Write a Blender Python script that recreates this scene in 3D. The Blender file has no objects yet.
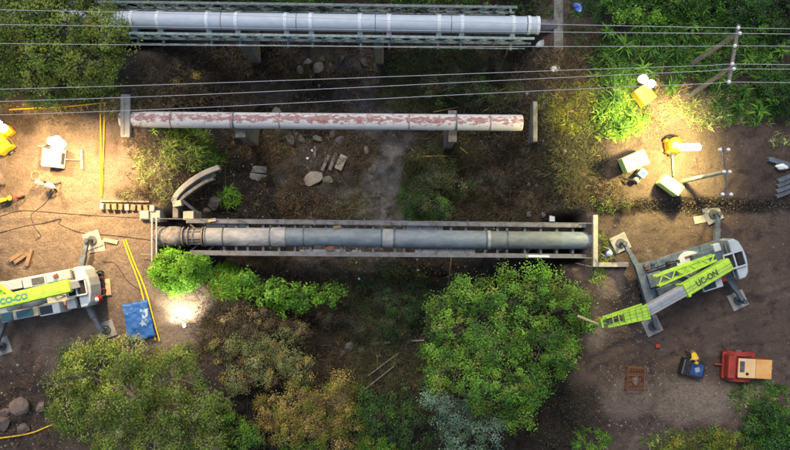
import bpy, math, random
import numpy as np
from mathutils import Vector, Matrix, Euler

# ------------------------------------------------------------------ camera, sky, sun
scene = bpy.context.scene
R = math.radians
S, H = 15.0, 50.0            # photo pixels per metre on the plateau, camera height
cam = bpy.data.cameras.new('camera')
cam.sensor_width = 36.0
cam.lens = 36.0 * H / (790.0 / S)
cam.clip_end = 2000
cam_o = bpy.data.objects.new('camera', cam)
cam_o.location = (0, 0, H)
scene.collection.objects.link(cam_o)
scene.camera = cam_o

SUN_EL, SUN_AZ = 60.0, 105.0   # azimuth: degrees counter-clockwise from +X
world = bpy.data.worlds.new('World')
scene.world = world
world.use_nodes = True
wn = world.node_tree
wn.nodes.clear()
sky = wn.nodes.new('ShaderNodeTexSky')
sky.sky_type = 'NISHITA'
sky.sun_disc = False
sky.sun_elevation = R(SUN_EL)
sky.sun_rotation = R(90 - SUN_AZ)
sky.air_density = 1.4
sky.dust_density = 3.0
sky.ozone_density = 1.5
bg = wn.nodes.new('ShaderNodeBackground')
bg.inputs['Strength'].default_value = 0.08
wo = wn.nodes.new('ShaderNodeOutputWorld')
wn.links.new(sky.outputs[0], bg.inputs[0])
wn.links.new(bg.outputs[0], wo.inputs[0])

sun = bpy.data.lights.new('sun', 'SUN')
sun.energy = 0.85
sun.angle = R(16)
sun.color = (1.0, 0.95, 0.88)
sun_o = bpy.data.objects.new('sun', sun)
d = Vector((math.cos(R(SUN_EL)) * math.cos(R(SUN_AZ)), math.cos(R(SUN_EL)) * math.sin(R(SUN_AZ)), math.sin(R(SUN_EL))))
sun_o.rotation_euler = d.to_track_quat('Z', 'Y').to_euler()
sun_o.location = d * 80
scene.collection.objects.link(sun_o)

scene.view_settings.view_transform = 'Standard'
scene.view_settings.look = 'None'
scene.view_settings.gamma = 1.0
scene.view_settings.use_curve_mapping = False
scene.view_settings.exposure = 0.9

col = scene.collection
rng = np.random.RandomState(7)
random.seed(7)
Z = Vector((0, 0, 1))

# ------------------------------------------------------------------ terrain function
_tab = np.random.RandomState(3).rand(256, 256)
def vnoise(x, y):
    xi = np.floor(x).astype(int); yi = np.floor(y).astype(int)
    fx = x - xi; fy = y - yi
    fx = fx * fx * (3 - 2 * fx); fy = fy * fy * (3 - 2 * fy)
    a = _tab[xi & 255, yi & 255]; b = _tab[(xi + 1) & 255, yi & 255]
    c = _tab[xi & 255, (yi + 1) & 255]; e = _tab[(xi + 1) & 255, (yi + 1) & 255]
    return (a * (1 - fx) + b * fx) * (1 - fy) + (c * (1 - fx) + e * fx) * fy - 0.5
def fbm(x, y, o=4, g=0.5):
    s = 0.0; a = 1.0
    for k in range(o):
        s = s + a * vnoise(x * 2 ** k + 17.3 * k, y * 2 ** k + 9.1 * k); a *= g
    return s
def sstep(a, b, x):
    t = np.clip((x - a) / (b - a), 0, 1)
    return t * t * (3 - 2 * t)

LE = [(-200, 130), (0, 118), (95, 128), (137, 133), (205, 148), (262, 160), (285, 205), (330, 222), (380, 190), (450, 175), (650, 150)]
LB = [(-200, 225), (0, 225), (100, 235), (200, 255), (265, 265), (300, 315), (380, 330), (450, 335), (650, 330)]
RB = [(-200, 480), (0, 478), (100, 465), (200, 470), (300, 480), (400, 500), (650, 510)]
RE = [(-200, 570), (0, 562), (100, 552), (150, 565), (205, 588), (268, 594), (320, 600), (380, 600), (450, 625), (650, 640)]
RUTS = [(760, 640, 310, 1.0), (700, 20, 300, .9), (900, 300, 190, 1.0), (560, 520, 230, .7), (60, 620, 262, 1.0), (30, -60, 300, .8), (230, 400, 200, .6)]
def interp(tab, v):
    return np.interp(v, [t[0] for t in tab], [t[1] for t in tab])

def hgt(x, y):
    x = np.asarray(x, float); y = np.asarray(y, float)
    px = 395 + S * x; py = 225 - S * y
    w = fbm(x * 0.22 + 5, y * 0.22, 3) * 26
    le, lb, rb, re = interp(LE, py), interp(LB, py), interp(RB, py), interp(RE, py)
    ww = w * sstep(0, 40, px - le) * sstep(0, 40, re - px)
    p = px + ww
    dl = sstep(0, 1, (p - le) / (lb - le))
    dr = sstep(0, 1, (re - p) / (re - rb))
    depth = np.minimum(dl, dr)
    z = -6.2 * depth
    z = z + depth * (fbm(x * 0.5, y * 0.5, 4) * 1.3 - 0.1) + depth * (1 - depth) * fbm(x * 0.9 + 40, y * 0.9, 3) * 2.2
    flat = 1 - depth
    z = z + flat * (fbm(x * 0.35 + 11, y * 0.35 + 3, 3) * 0.12 + fbm(x * 1.9 + 31, y * 1.9, 3) * 0.045)
    # the banks are cut back under the girder bridge
    br_ = sstep(206, 224, py) * sstep(272, 256, py) * sstep(155, 164, px) * sstep(588, 578, px)
    z = np.where(br_ > 0, np.minimum(z, z * (1 - br_) + br_ * (-2.3 + 0.5 * fbm(x * 1.1, y * 1.1, 3))), z)
    # and along the bed of the top truss bridge
    tb_ = sstep(-4, 6, py) * sstep(52, 42, py) * sstep(-75, -60, px) * sstep(300, 140, px)
    z = np.where(tb_ > 0, np.minimum(z, z * (1 - tb_) + tb_ * (-1.9 + 0.4 * fbm(x * 1.1, y * 1.1, 3))), z)
    # raised ground to the north on both banks, with a cut edge on the right bank
    cut = 205 + 5 * fbm(x * 0.6 + 77, x * 0 + 3.3, 3)
    z = z + flat * sstep(588, 612, px) * 0.7 * (1 - sstep(cut - 9, cut + 9, py))
    z = z + flat * sstep(560, 620, px) * sstep(120, 10, py) * 1.0
    z = z + flat * sstep(150, 90, px) * sstep(108, 80, py) * sstep(50, 62, py) * 0.5
    # heaped rocks/soil lower left
    z = z + flat * sstep(75, 20, px) * sstep(360, 420, py) * (0.35 + fbm(x * 0.8, y * 0.8, 3) * 0.8)
    # spoil heap lower right
    z = z + 0.55 * np.exp(-(((px - 700) / 45) ** 2 + ((py - 402) / 24) ** 2)) + flat * sstep(400, 440, py) * sstep(600, 660, px) * 0.3
    # tyre ruts in the two yards
    for (cx_, cy_, rr_, a_) in RUTS:
        d_ = np.sqrt((px - cx_) ** 2 + (py - cy_) ** 2) - rr_ + 3 * fbm(x * .5 + cx_, y * .5, 2)
        for o_ in (-15, 15):
            e_ = np.abs(d_ - o_) / 4.2
            z = z + flat * a_ * (np.where(e_ < 1, -.085 * (1 - e_ ** 2), 0) + .045 * np.exp(-((e_ - 1.5) / .45) ** 2)) * sstep(-.25, .15, fbm(x * .4 + 9, y * .4 + rr_, 2))
    churn = flat * (np.abs(fbm(x * 1.3 + 60, y * 1.3 + 8, 4)) * .16 - .03)
    z = z + churn * (sstep(600, 640, px) + sstep(120, 90, px)) * sstep(120, 150, py)
    # far hills
    r = np.sqrt(x * x + y * y)
    z = z + sstep(45, 160, r) * (6 + 14 * fbm(x * 0.012 + 3, y * 0.012, 3)) * flat
    return z
def hz(x, y):
    return float(hgt(np.array([x]), np.array([y]))[0])
def W(px, py, z=0.0):
    k = (H - z) / (S * H)
    return Vector(((px - 395) * k, (225 - py) * k, z))
def G(px, py, dz=0.0):
    """point of the ground seen at this photo pixel"""
    z = 0.0
    for i in range(14):
        p = W(px, py, z)
        z = 0.5 * z + 0.5 * hz(p.x, p.y)
    p = W(px, py, z)
    p.z = hz(p.x, p.y) + dz
    return p
def Garr(px, py):
    z = np.zeros(len(px))
    for i in range(14):
        k = (H - z) / (S * H)
        x = (px - 395) * k; y = (225 - py) * k
        z = 0.5 * z + 0.5 * hgt(x, y)
    return np.stack([x, y, hgt(x, y)], 1)

# ------------------------------------------------------------------ materials
MATS = {}
def pmat(name, c, c2=None, scale=3.0, rough=0.8, metal=0.0, bump=0.0, bscale=None, lo=0.42, hi=0.62, emit=None, estr=0.0, detail=5.0, spec=0.3, stretch=None):
    if name in MATS: return MATS[name]
    m = bpy.data.materials.new(name); m.use_nodes = True
    nt = m.node_tree; b = nt.nodes['Principled BSDF']
    b.inputs['Base Color'].default_value = (*c, 1)
    b.inputs['Roughness'].default_value = rough
    b.inputs['Metallic'].default_value = metal
    b.inputs['Specular IOR Level'].default_value = spec
    tc = nt.nodes.new('ShaderNodeTexCoord'); vec = tc.outputs['Object']
    if stretch:
        mp = nt.nodes.new('ShaderNodeMapping'); mp.inputs['Scale'].default_value = stretch
        nt.links.new(vec, mp.inputs[0]); vec = mp.outputs[0]
    if c2 is not None:
        n = nt.nodes.new('ShaderNodeTexNoise'); n.inputs['Scale'].default_value = scale; n.inputs['Detail'].default_value = detail
        n.inputs['Roughness'].default_value = 0.65
        nt.links.new(vec, n.inputs['Vector'])
        r = nt.nodes.new('ShaderNodeValToRGB')
        r.color_ramp.elements[0].position = lo; r.color_ramp.elements[1].position = hi
        r.color_ramp.elements[0].color = (*c, 1); r.color_ramp.elements[1].color = (*c2, 1)
        nt.links.new(n.outputs[0], r.inputs[0]); nt.links.new(r.outputs[0], b.inputs['Base Color'])
    if bump:
        n2 = nt.nodes.new('ShaderNodeTexNoise'); n2.inputs['Scale'].default_value = bscale or scale * 3; n2.inputs['Detail'].default_value = 6
        nt.links.new(vec, n2.inputs['Vector'])
        bp = nt.nodes.new('ShaderNodeBump'); bp.inputs['Strength'].default_value = bump; bp.inputs['Distance'].default_value = 0.05
        nt.links.new(n2.outputs[0], bp.inputs['Height']); nt.links.new(bp.outputs[0], b.inputs['Normal'])
    if emit:
        b.inputs['Emission Color'].default_value = (*emit, 1); b.inputs['Emission Strength'].default_value = estr
    MATS[name] = m
    return m

def foliage_mat(name, trans=0.3, rough=0.55):
    m = bpy.data.materials.new(name); m.use_nodes = True
    nt = m.node_tree; b = nt.nodes['Principled BSDF']; out = nt.nodes['Material Output']
    a = nt.nodes.new('ShaderNodeAttribute'); a.attribute_name = 'Col'
    b.inputs['Roughness'].default_value = rough; b.inputs['Specular IOR Level'].default_value = 0.25
    nt.links.new(a.outputs['Color'], b.inputs['Base Color'])
    t = nt.nodes.new('ShaderNodeBsdfTranslucent'); nt.links.new(a.outputs['Color'], t.inputs['Color'])
    mx = nt.nodes.new('ShaderNodeMixShader'); mx.inputs[0].default_value = trans
    nt.links.new(b.outputs[0], mx.inputs[1]); nt.links.new(t.outputs[0], mx.inputs[2]); nt.links.new(mx.outputs[0], out.inputs[0])
    return m

M_leaf = foliage_mat('leaf', 0.3)
M_blade = foliage_mat('blade', 0.2, 0.8)
M_conc = pmat('concrete', (0.22, 0.21, 0.19), (0.33, 0.31, 0.28), 2.2, 0.9, bump=0.4, lo=0.35, hi=0.7)
M_concd = pmat('weathered_concrete', (0.1, 0.097, 0.088), (0.19, 0.182, 0.162), 2.5, 0.95, bump=0.5, lo=0.35, hi=0.65)
M_concw = pmat('pale_concrete', (0.3, 0.27, 0.21), (0.4, 0.36, 0.29), 2.5, 0.9, bump=0.4, lo=0.35, hi=0.7)
M_rock = pmat('rock', (0.055, 0.053, 0.052), (0.13, 0.12, 0.112), 2.5, 0.95, bump=0.8, lo=0.35, hi=0.65)
M_rockb = pmat('brown_rock', (0.12, 0.085, 0.065), (0.2, 0.15, 0.12), 3, 0.95, bump=0.8, lo=0.35, hi=0.65)
M_bark = pmat('bark', (0.16, 0.13, 0.1), (0.08, 0.06, 0.045), 7, 0.95, bump=0.8)
M_barkp = pmat('pale_bark', (0.3, 0.26, 0.21), (0.18, 0.15, 0.12), 7, 0.95, bump=0.6)
M_wood = pmat('cut_timber', (0.24, 0.16, 0.1), (0.15, 0.1, 0.06), 6, 0.85, bump=0.3, stretch=(1, 1, 1))
M_woodp = pmat('pale_timber', (0.5, 0.38, 0.24), (0.36, 0.26, 0.16), 6, 0.85, bump=0.3)
M_woodg = pmat('grey_timber', (0.21, 0.19, 0.17), (0.13, 0.115, 0.1), 6, 0.9, bump=0.4)
M_steel = pmat('grey_painted_steel', (0.15, 0.155, 0.17), (0.075, 0.07, 0.07), 2.0, 0.6, bump=0.15, lo=0.42, hi=0.7)
M_steeld = pmat('dark_steel', (0.07, 0.075, 0.085), (0.13, 0.13, 0.135), 3, 0.55, metal=0.3, bump=0.2)
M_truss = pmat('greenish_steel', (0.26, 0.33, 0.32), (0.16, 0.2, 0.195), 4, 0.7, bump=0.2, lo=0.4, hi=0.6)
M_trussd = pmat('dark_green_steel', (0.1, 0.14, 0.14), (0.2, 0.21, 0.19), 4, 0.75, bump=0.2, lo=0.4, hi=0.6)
M_rust = pmat('rusty_steel', (0.2, 0.075, 0.03), (0.11, 0.045, 0.025), 9, 0.9, bump=0.4)
M_lime = pmat('lime_paint', (0.45, 0.68, 0.05), (0.27, 0.37, 0.06), 2.2, 0.45, bump=0.08, bscale=4, lo=0.45, hi=0.78, spec=0.5)
M_limed = pmat('lime_lattice_paint', (0.33, 0.6, 0.06), (0.25, 0.45, 0.06), 3, 0.45, bump=0.05)
M_boomg = pmat('boom_grey', (0.4, 0.38, 0.38), (0.32, 0.305, 0.3), 2, 0.45, bump=0.05, stretch=(4, 4, 4))
M_cwhite = pmat('crane_white_paint', (0.42, 0.46, 0.48), (0.34, 0.37, 0.39), 1.6, 0.45, bump=0.05, lo=0.45, hi=0.75, spec=0.5)
M_cgrey = pmat('crane_grey_paint', (0.3, 0.33, 0.35), (0.21, 0.23, 0.245), 2, 0.5, bump=0.08, lo=0.4, hi=0.7)
M_cdeck = pmat('worn_shaded_deck_plate', (0.045, 0.07, 0.105), (0.13, 0.16, 0.2), 2.4, 0.55, metal=0.1, bump=0.2, lo=0.4, hi=0.72)  # same deck as the left crane; its dimmer light is painted in darker
M_cdark = pmat('chassis_blue_grey', (0.07, 0.09, 0.11), (0.12, 0.14, 0.16), 3, 0.6, bump=0.1)
M_black = pmat('black_rubber', (0.018, 0.018, 0.02), (0.035, 0.033, 0.03), 5, 0.85, bump=0.1)
M_glass = pmat('dark_glass', (0.012, 0.018, 0.025), None, rough=0.12, spec=0.6)
M_blueglass = pmat('blue_glass', (0.02, 0.1, 0.16), None, rough=0.15, spec=0.6)
M_red = pmat('red_paint', (0.36, 0.045, 0.03), (0.2, 0.035, 0.028), 2.2, 0.6, bump=0.1, lo=0.4, hi=0.68)
M_yellow = pmat('yellow_paint', (0.72, 0.42, 0.015), (0.55, 0.32, 0.02), 3, 0.5, bump=0.05, lo=0.5, hi=0.8)
M_yellowl = pmat('lemon_paint', (0.75, 0.58, 0.05), (0.6, 0.46, 0.05), 3, 0.5, bump=0.05, lo=0.5, hi=0.8)
M_orange = pmat('orange_paint', (0.75, 0.27, 0.008), (0.6, 0.2, 0.01), 3, 0.5, bump=0.05, lo=0.5, hi=0.8)
M_limebox = pmat('pale_lime_paint', (0.55, 0.72, 0.22), (0.47, 0.62, 0.2), 3, 0.5, lo=0.5, hi=0.8)
M_white = pmat('white_paint', (0.74, 0.74, 0.72), (0.6, 0.6, 0.58), 3, 0.5, lo=0.5, hi=0.8)
M_porc = pmat('porcelain', (0.75, 0.75, 0.75), None, rough=0.25, spec=0.6)
M_yhose = pmat('yellow_plastic', (0.78, 0.5, 0.02), (0.62, 0.4, 0.03), 4, 0.5)
M_bamboo = pmat('dry_bamboo', (0.36, 0.24, 0.06), (0.24, 0.16, 0.06), 6, 0.8)
M_wire = pmat('aluminium_wire', (0.45, 0.45, 0.46), None, rough=0.5, metal=0.0)
M_cable = pmat('black_cable', (0.03, 0.027, 0.025), None, rough=0.7)
M_bluec = pmat('blue_cloth', (0.015, 0.05, 0.16), (0.03, 0.09, 0.25), 3, 0.7)
M_lamp = pmat('lit_lamp', (0.9, 0.9, 0.85), None, emit=(1.0, 0.95, 0.82), estr=20.0)
M_skin = pmat('skin', (0.3, 0.16, 0.1), None, rough=0.6)

# ------------------------------------------------------------------ mesh building
class MB:
    def __init__(s): s.v = []; s.f = []; s.mi = []; s.cur = 0
    def add(s, vs, fs):
        o = len(s.v); s.v += [tuple(p) for p in vs]; s.f += [tuple(i + o for i in f) for f in fs]; s.mi += [s.cur] * len(fs); return s
    def box(s, c, size, rz=0.0, rot=None, taper=1.0):
        hx, hy, hh = size[0] / 2, size[1] / 2, size[2] / 2
        M = rot if rot is not None else Matrix.Rotation(rz, 3, 'Z')
        c = Vector(c); vs = []
        for zz in (-1, 1):
            t = taper if zz > 0 else 1.0
            for xx, yy in ((-1, -1), (1, -1), (1, 1), (-1, 1)):
                vs.append(c + M @ Vector((xx * hx * t, yy * hy * t, zz * hh)))
        return s.add(vs, [(3, 2, 1, 0), (4, 5, 6, 7), (0, 1, 5, 4), (1, 2, 6, 5), (2, 3, 7, 6), (3, 0, 4, 7)])
    def bar(s, a, b, w, h, up=None):
        a = Vector(a); b = Vector(b); dx = (b - a)
        L = dx.length
        if L < 1e-6: return s
        dx /= L; up = Vector(up) if up is not None else Z
        if abs(dx.dot(up)) > 0.98: up = Vector((0, 1, 0))
        dy = up.cross(dx).normalized(); dz = dx.cross(dy)
        M = Matrix((dx, dy, dz)).transposed()
        return s.box((a + b) / 2, (L, w, h), rot=M)
    def tube(s, pts, r, n=8, caps=True):
        pts = [Vector(p) for p in pts]; k = len(pts)
        rs = r if isinstance(r, (list, tuple)) else [r] * k
        vs = []; fs = []; ref = None
        for i, p in enumerate(pts):
            t = (pts[min(i + 1, k - 1)] - pts[max(i - 1, 0)])
            t = t.normalized() if t.length > 1e-9 else Vector((1, 0, 0))
            if ref is None: ref = Vector((0, 0, 1)) if abs(t.z) < 0.9 else Vector((0, 1, 0))
            u = (ref - t * ref.dot(t)).normalized(); w = t.cross(u); ref = u
            for j in range(n):
                a = 2 * math.pi * j / n
                vs.append(p + (u * math.cos(a) + w * math.sin(a)) * rs[i])
        for i in range(k - 1):
            for j in range(n):
                j2 = (j + 1) % n
                fs.append((i * n + j, i * n + j2, (i + 1) * n + j2, (i + 1) * n + j))
        if caps:
            fs.append(tuple(range(n - 1, -1, -1))); fs.append(tuple((k - 1) * n + j for j in range(n)))
        return s.add(vs, fs)
    def prism(s, poly, z0, z1, inset=0.0):
        n = len(poly); cx = sum(p[0] for p in poly) / n; cy = sum(p[1] for p in poly) / n
        vs = [(p[0], p[1], z0) for p in poly]
        if inset:
            vs += [(p[0], p[1], z1 - inset) for p in poly]
            vs += [(p[0] + (cx - p[0]) * inset / max(0.2, math.hypot(p[0] - cx, p[1] - cy)), p[1] + (cy - p[1]) * inset / max(0.2, math.hypot(p[0] - cx, p[1] - cy)), z1) for p in poly]
            L = 3
        else:
            vs += [(p[0], p[1], z1) for p in poly]; L = 2
        fs = [tuple(range(n - 1, -1, -1)), tuple((L - 1) * n + i for i in range(n))]
        for l in range(L - 1):
            for i in range(n):
                j = (i + 1) % n
                fs.append((l * n + i, l * n + j, (l + 1) * n + j, (l + 1) * n + i))
        return s.add(vs, fs)
    def rock(s, c, sx, sy, sz, seed=0, n=3, rough=0.22, flat=0.0):
        rr = np.random.RandomState(seed); vs = []; fs = []
        nu, nv = 10, 6
        ph = rr.rand(3) * 6; planes = [(Vector(rr.randn(3)).normalized(), 0.45 + 0.35 * rr.rand()) for i in range(11)]
        for i in range(nv + 1):
            th = math.pi * i / nv
            for j in range(nu):
                a = 2 * math.pi * (j + 0.5 * (i % 2)) / nu
                p = Vector((math.sin(th) * math.cos(a), math.sin(th) * math.sin(a), math.cos(th)))
                q = p * (1 + rough * (rr.rand() - 0.5))
                for nn, dd in planes:
                    e = q.dot(nn) - dd
                    if e > 0: q = q - nn * e
                vs.append((c[0] + q.x * sx, c[1] + q.y * sy, c[2] + q.z * sz))
        for i in range(nv):
            for j in range(nu):
                j2 = (j + 1) % nu
                fs.append((i * nu + j, (i + 1) * nu + j, (i + 1) * nu + j2, i * nu + j2))
        return s.add(vs, fs)
    def mesh(s, name, mats, smooth=False):
        me = bpy.data.meshes.new(name); me.from_pydata(s.v, [], s.f)
        for m in (mats if isinstance(mats, (list, tuple)) else [mats]): me.materials.append(m)
        if any(s.mi): me.polygons.foreach_set('material_index', s.mi)
        if smooth:
            me.polygons.foreach_set('use_smooth', [True] * len(me.polygons))
            try: me.set_sharp_from_angle(angle=R(40))
            except Exception: pass
        me.validate(); me.update()
        return me
    def build(s, name, mats, parent=None, smooth=False, bevel=0.0, world=True, loc=None):
        return link(name, s.mesh(name, mats, smooth), parent, bevel, world, loc)

def link(name, me, parent=None, bevel=0.0, world=True, loc=None, mtx=None):
    o = bpy.data.objects.new(name, me); col.objects.link(o)
    if parent is not None:
        o.parent = parent
        if world and parent.type == 'EMPTY' and parent.parent is None:
            o.matrix_parent_inverse = parent.matrix_basis.inverted()
    if loc is not None: o.location = loc
    if mtx is not None: o.matrix_basis = mtx
    if bevel:
        b = o.modifiers.new('bevel', 'BEVEL'); b.width = bevel; b.segments = 2; b.limit_method = 'ANGLE'; b.angle_limit = R(40)
    return o
def tag(o, label, cat, group=None, kind=None):
    if label: o['label'] = label
    if cat: o['category'] = cat
    if group: o['group'] = group
    if kind: o['kind'] = kind
    return o
def thing(name, label, cat, loc=(0, 0, 0), rz=0.0, group=None):
    o = bpy.data.objects.new(name, None); col.objects.link(o)
    o.empty_display_size = 0.3
    o.location = loc; o.rotation_euler = (0, 0, rz)
    o.matrix_basis = Matrix.Translation(Vector(loc)) @ Matrix.Rotation(rz, 4, 'Z')
    return tag(o, label, cat, group)
def frame_from(a, b, up=Z):
    """matrix whose X runs from a to b with unit X scale = length (for sharing unit bars)"""
    a = Vector(a); b = Vector(b); dx = b - a; L = dx.length; dx /= L
    if abs(dx.dot(up)) > 0.98: up = Vector((0, 1, 0))
    dy = up.cross(dx).normalized(); dz = dx.cross(dy)
    M = Matrix((dx * L, dy, dz)).transposed().to_4x4(); M.translation = (a + b) / 2
    return M
def unit_bar(name, w, h, mat):
    return MB().box((0, 0, 0), (1, w, h)).mesh(name, mat)

# ------------------------------------------------------------------ ground
def axis(lo, hi, step, far):
    a = list(np.arange(lo, hi + 1e-6, step)); s = step
    x = hi
    while x < far: s *= 1.28; x += s; a.append(x)
    s = step; x = lo
    while x > -far: s *= 1.28; x -= s; a.insert(0, x)
    return np.array(a)
gx = axis(-30, 30, 0.16, 320); gy = axis(-18, 18, 0.16, 320)
XX, YY = np.meshgrid(gx, gy)
ZZ = hgt(XX, YY)
nx, ny = len(gx), len(gy)
gv = np.stack([XX.ravel(), YY.ravel(), ZZ.ravel()], 1)
ii, jj = np.meshgrid(np.arange(nx - 1), np.arange(ny - 1))
i0 = (jj * nx + ii).ravel()
gf = np.stack([i0, i0 + 1, i0 + nx + 1, i0 + nx], 1)
def hfast(x, y):
    """height of the ground mesh (bilinear on its fine part)"""
    x = np.asarray(x, float); y = np.asarray(y, float)
    u = (x + 30) / .16; v_ = (y + 18) / .16
    i_ = np.clip(np.floor(u).astype(int), 0, 373); j_ = np.clip(np.floor(v_).astype(int), 0, 223)
    fu, fv = np.clip(u - i_, 0, 1), np.clip(v_ - j_, 0, 1)
    a = ZF[j_, i_]; b = ZF[j_, i_ + 1]; c = ZF[j_ + 1, i_]; d_ = ZF[j_ + 1, i_ + 1]
    return (a * (1 - fu) + b * fu) * (1 - fv) + (c * (1 - fu) + d_ * fu) * fv
_i = int(np.argmin(np.abs(gx + 30))); _j = int(np.argmin(np.abs(gy + 18)))
ZF = ZZ[_j:_j + 226, _i:_i + 376]
hgt = hfast
def np_mesh(name, v, f, mat, colors=None, smooth=False):
    me = bpy.data.meshes.new(name)
    k = f.shape[1]
    me.vertices.add(len(v)); me.vertices.foreach_set('co', v.astype(np.float32).ravel())
    me.loops.add(f.size); me.loops.foreach_set('vertex_index', f.astype(np.int32).ravel())
    me.polygons.add(len(f)); me.polygons.foreach_set('loop_start', np.arange(0, f.size, k, dtype=np.int32))
    me.polygons.foreach_set('loop_total', np.full(len(f), k, dtype=np.int32))
    if smooth: me.polygons.foreach_set('use_smooth', np.ones(len(f), bool))
    me.update(calc_edges=True)
    if colors is not None:
        at = me.color_attributes.new('Col', 'FLOAT_COLOR', 'POINT')
        c4 = np.ones((len(v), 4), np.float32); c4[:, :colors.shape[1]] = colors
        at.data.foreach_set('color', c4.ravel())
    me.materials.append(mat)
    return me
pxp = 395 + S * gv[:, 0] * H / (H - gv[:, 2]); pyp = 225 - S * gv[:, 1] * H / (H - gv[:, 2])
def ell(cx, cy, rx, ry, soft=0.5):
    nn = fbm(gv[:, 0] * 0.9 + cx, gv[:, 1] * 0.9 + cy, 4) * 0.55
    d_ = np.sqrt(((pxp - cx) / rx) ** 2 + ((pyp - cy) / ry) ** 2) + nn
    return 1 - sstep(1 - soft, 1 + soft * 0.6, d_)
pxz = 395 + S * gv[:, 0]; pyz = 225 - S * gv[:, 1]
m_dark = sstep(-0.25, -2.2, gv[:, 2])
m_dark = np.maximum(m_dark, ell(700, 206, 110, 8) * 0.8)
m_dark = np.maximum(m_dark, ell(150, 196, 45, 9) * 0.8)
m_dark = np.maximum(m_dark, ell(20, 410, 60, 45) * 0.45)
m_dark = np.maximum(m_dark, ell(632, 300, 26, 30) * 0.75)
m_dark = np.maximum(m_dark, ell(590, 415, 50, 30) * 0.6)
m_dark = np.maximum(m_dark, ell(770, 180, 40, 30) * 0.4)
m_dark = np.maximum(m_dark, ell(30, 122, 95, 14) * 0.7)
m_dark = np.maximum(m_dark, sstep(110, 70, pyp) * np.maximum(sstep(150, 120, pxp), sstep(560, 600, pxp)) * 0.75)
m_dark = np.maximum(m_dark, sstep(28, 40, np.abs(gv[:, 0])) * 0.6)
m_mud = np.maximum.reduce([ell(388, 178, 27, 50), ell(360, 200, 28, 16) * 0.8, ell(372, 110, 30, 40) * .7, ell(310, 165, 40, 26) * .45, ell(345, 260, 60, 22) * .4])
m_mud = np.maximum(m_mud, ell(265, 95, 28, 14) * 0.6)
m_mud = np.maximum(m_mud, ell(345, 60, 45, 12) * 0.5)
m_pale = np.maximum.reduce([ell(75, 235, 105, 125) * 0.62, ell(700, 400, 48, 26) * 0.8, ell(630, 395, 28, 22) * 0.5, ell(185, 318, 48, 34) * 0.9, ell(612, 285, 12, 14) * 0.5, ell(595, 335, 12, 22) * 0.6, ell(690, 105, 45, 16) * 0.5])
m_lit = np.maximum.reduce([ell(300, 145, 80, 30) * 0.7, ell(500, 190, 70, 50) * 0.7, ell(300, 330, 90, 50) * 0.6, ell(180, 165, 45, 35) * 0.5, ell(540, 90, 45, 50) * 0.5])
gcol = np.stack([m_dark, m_mud, m_pale, m_lit], 1)
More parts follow.
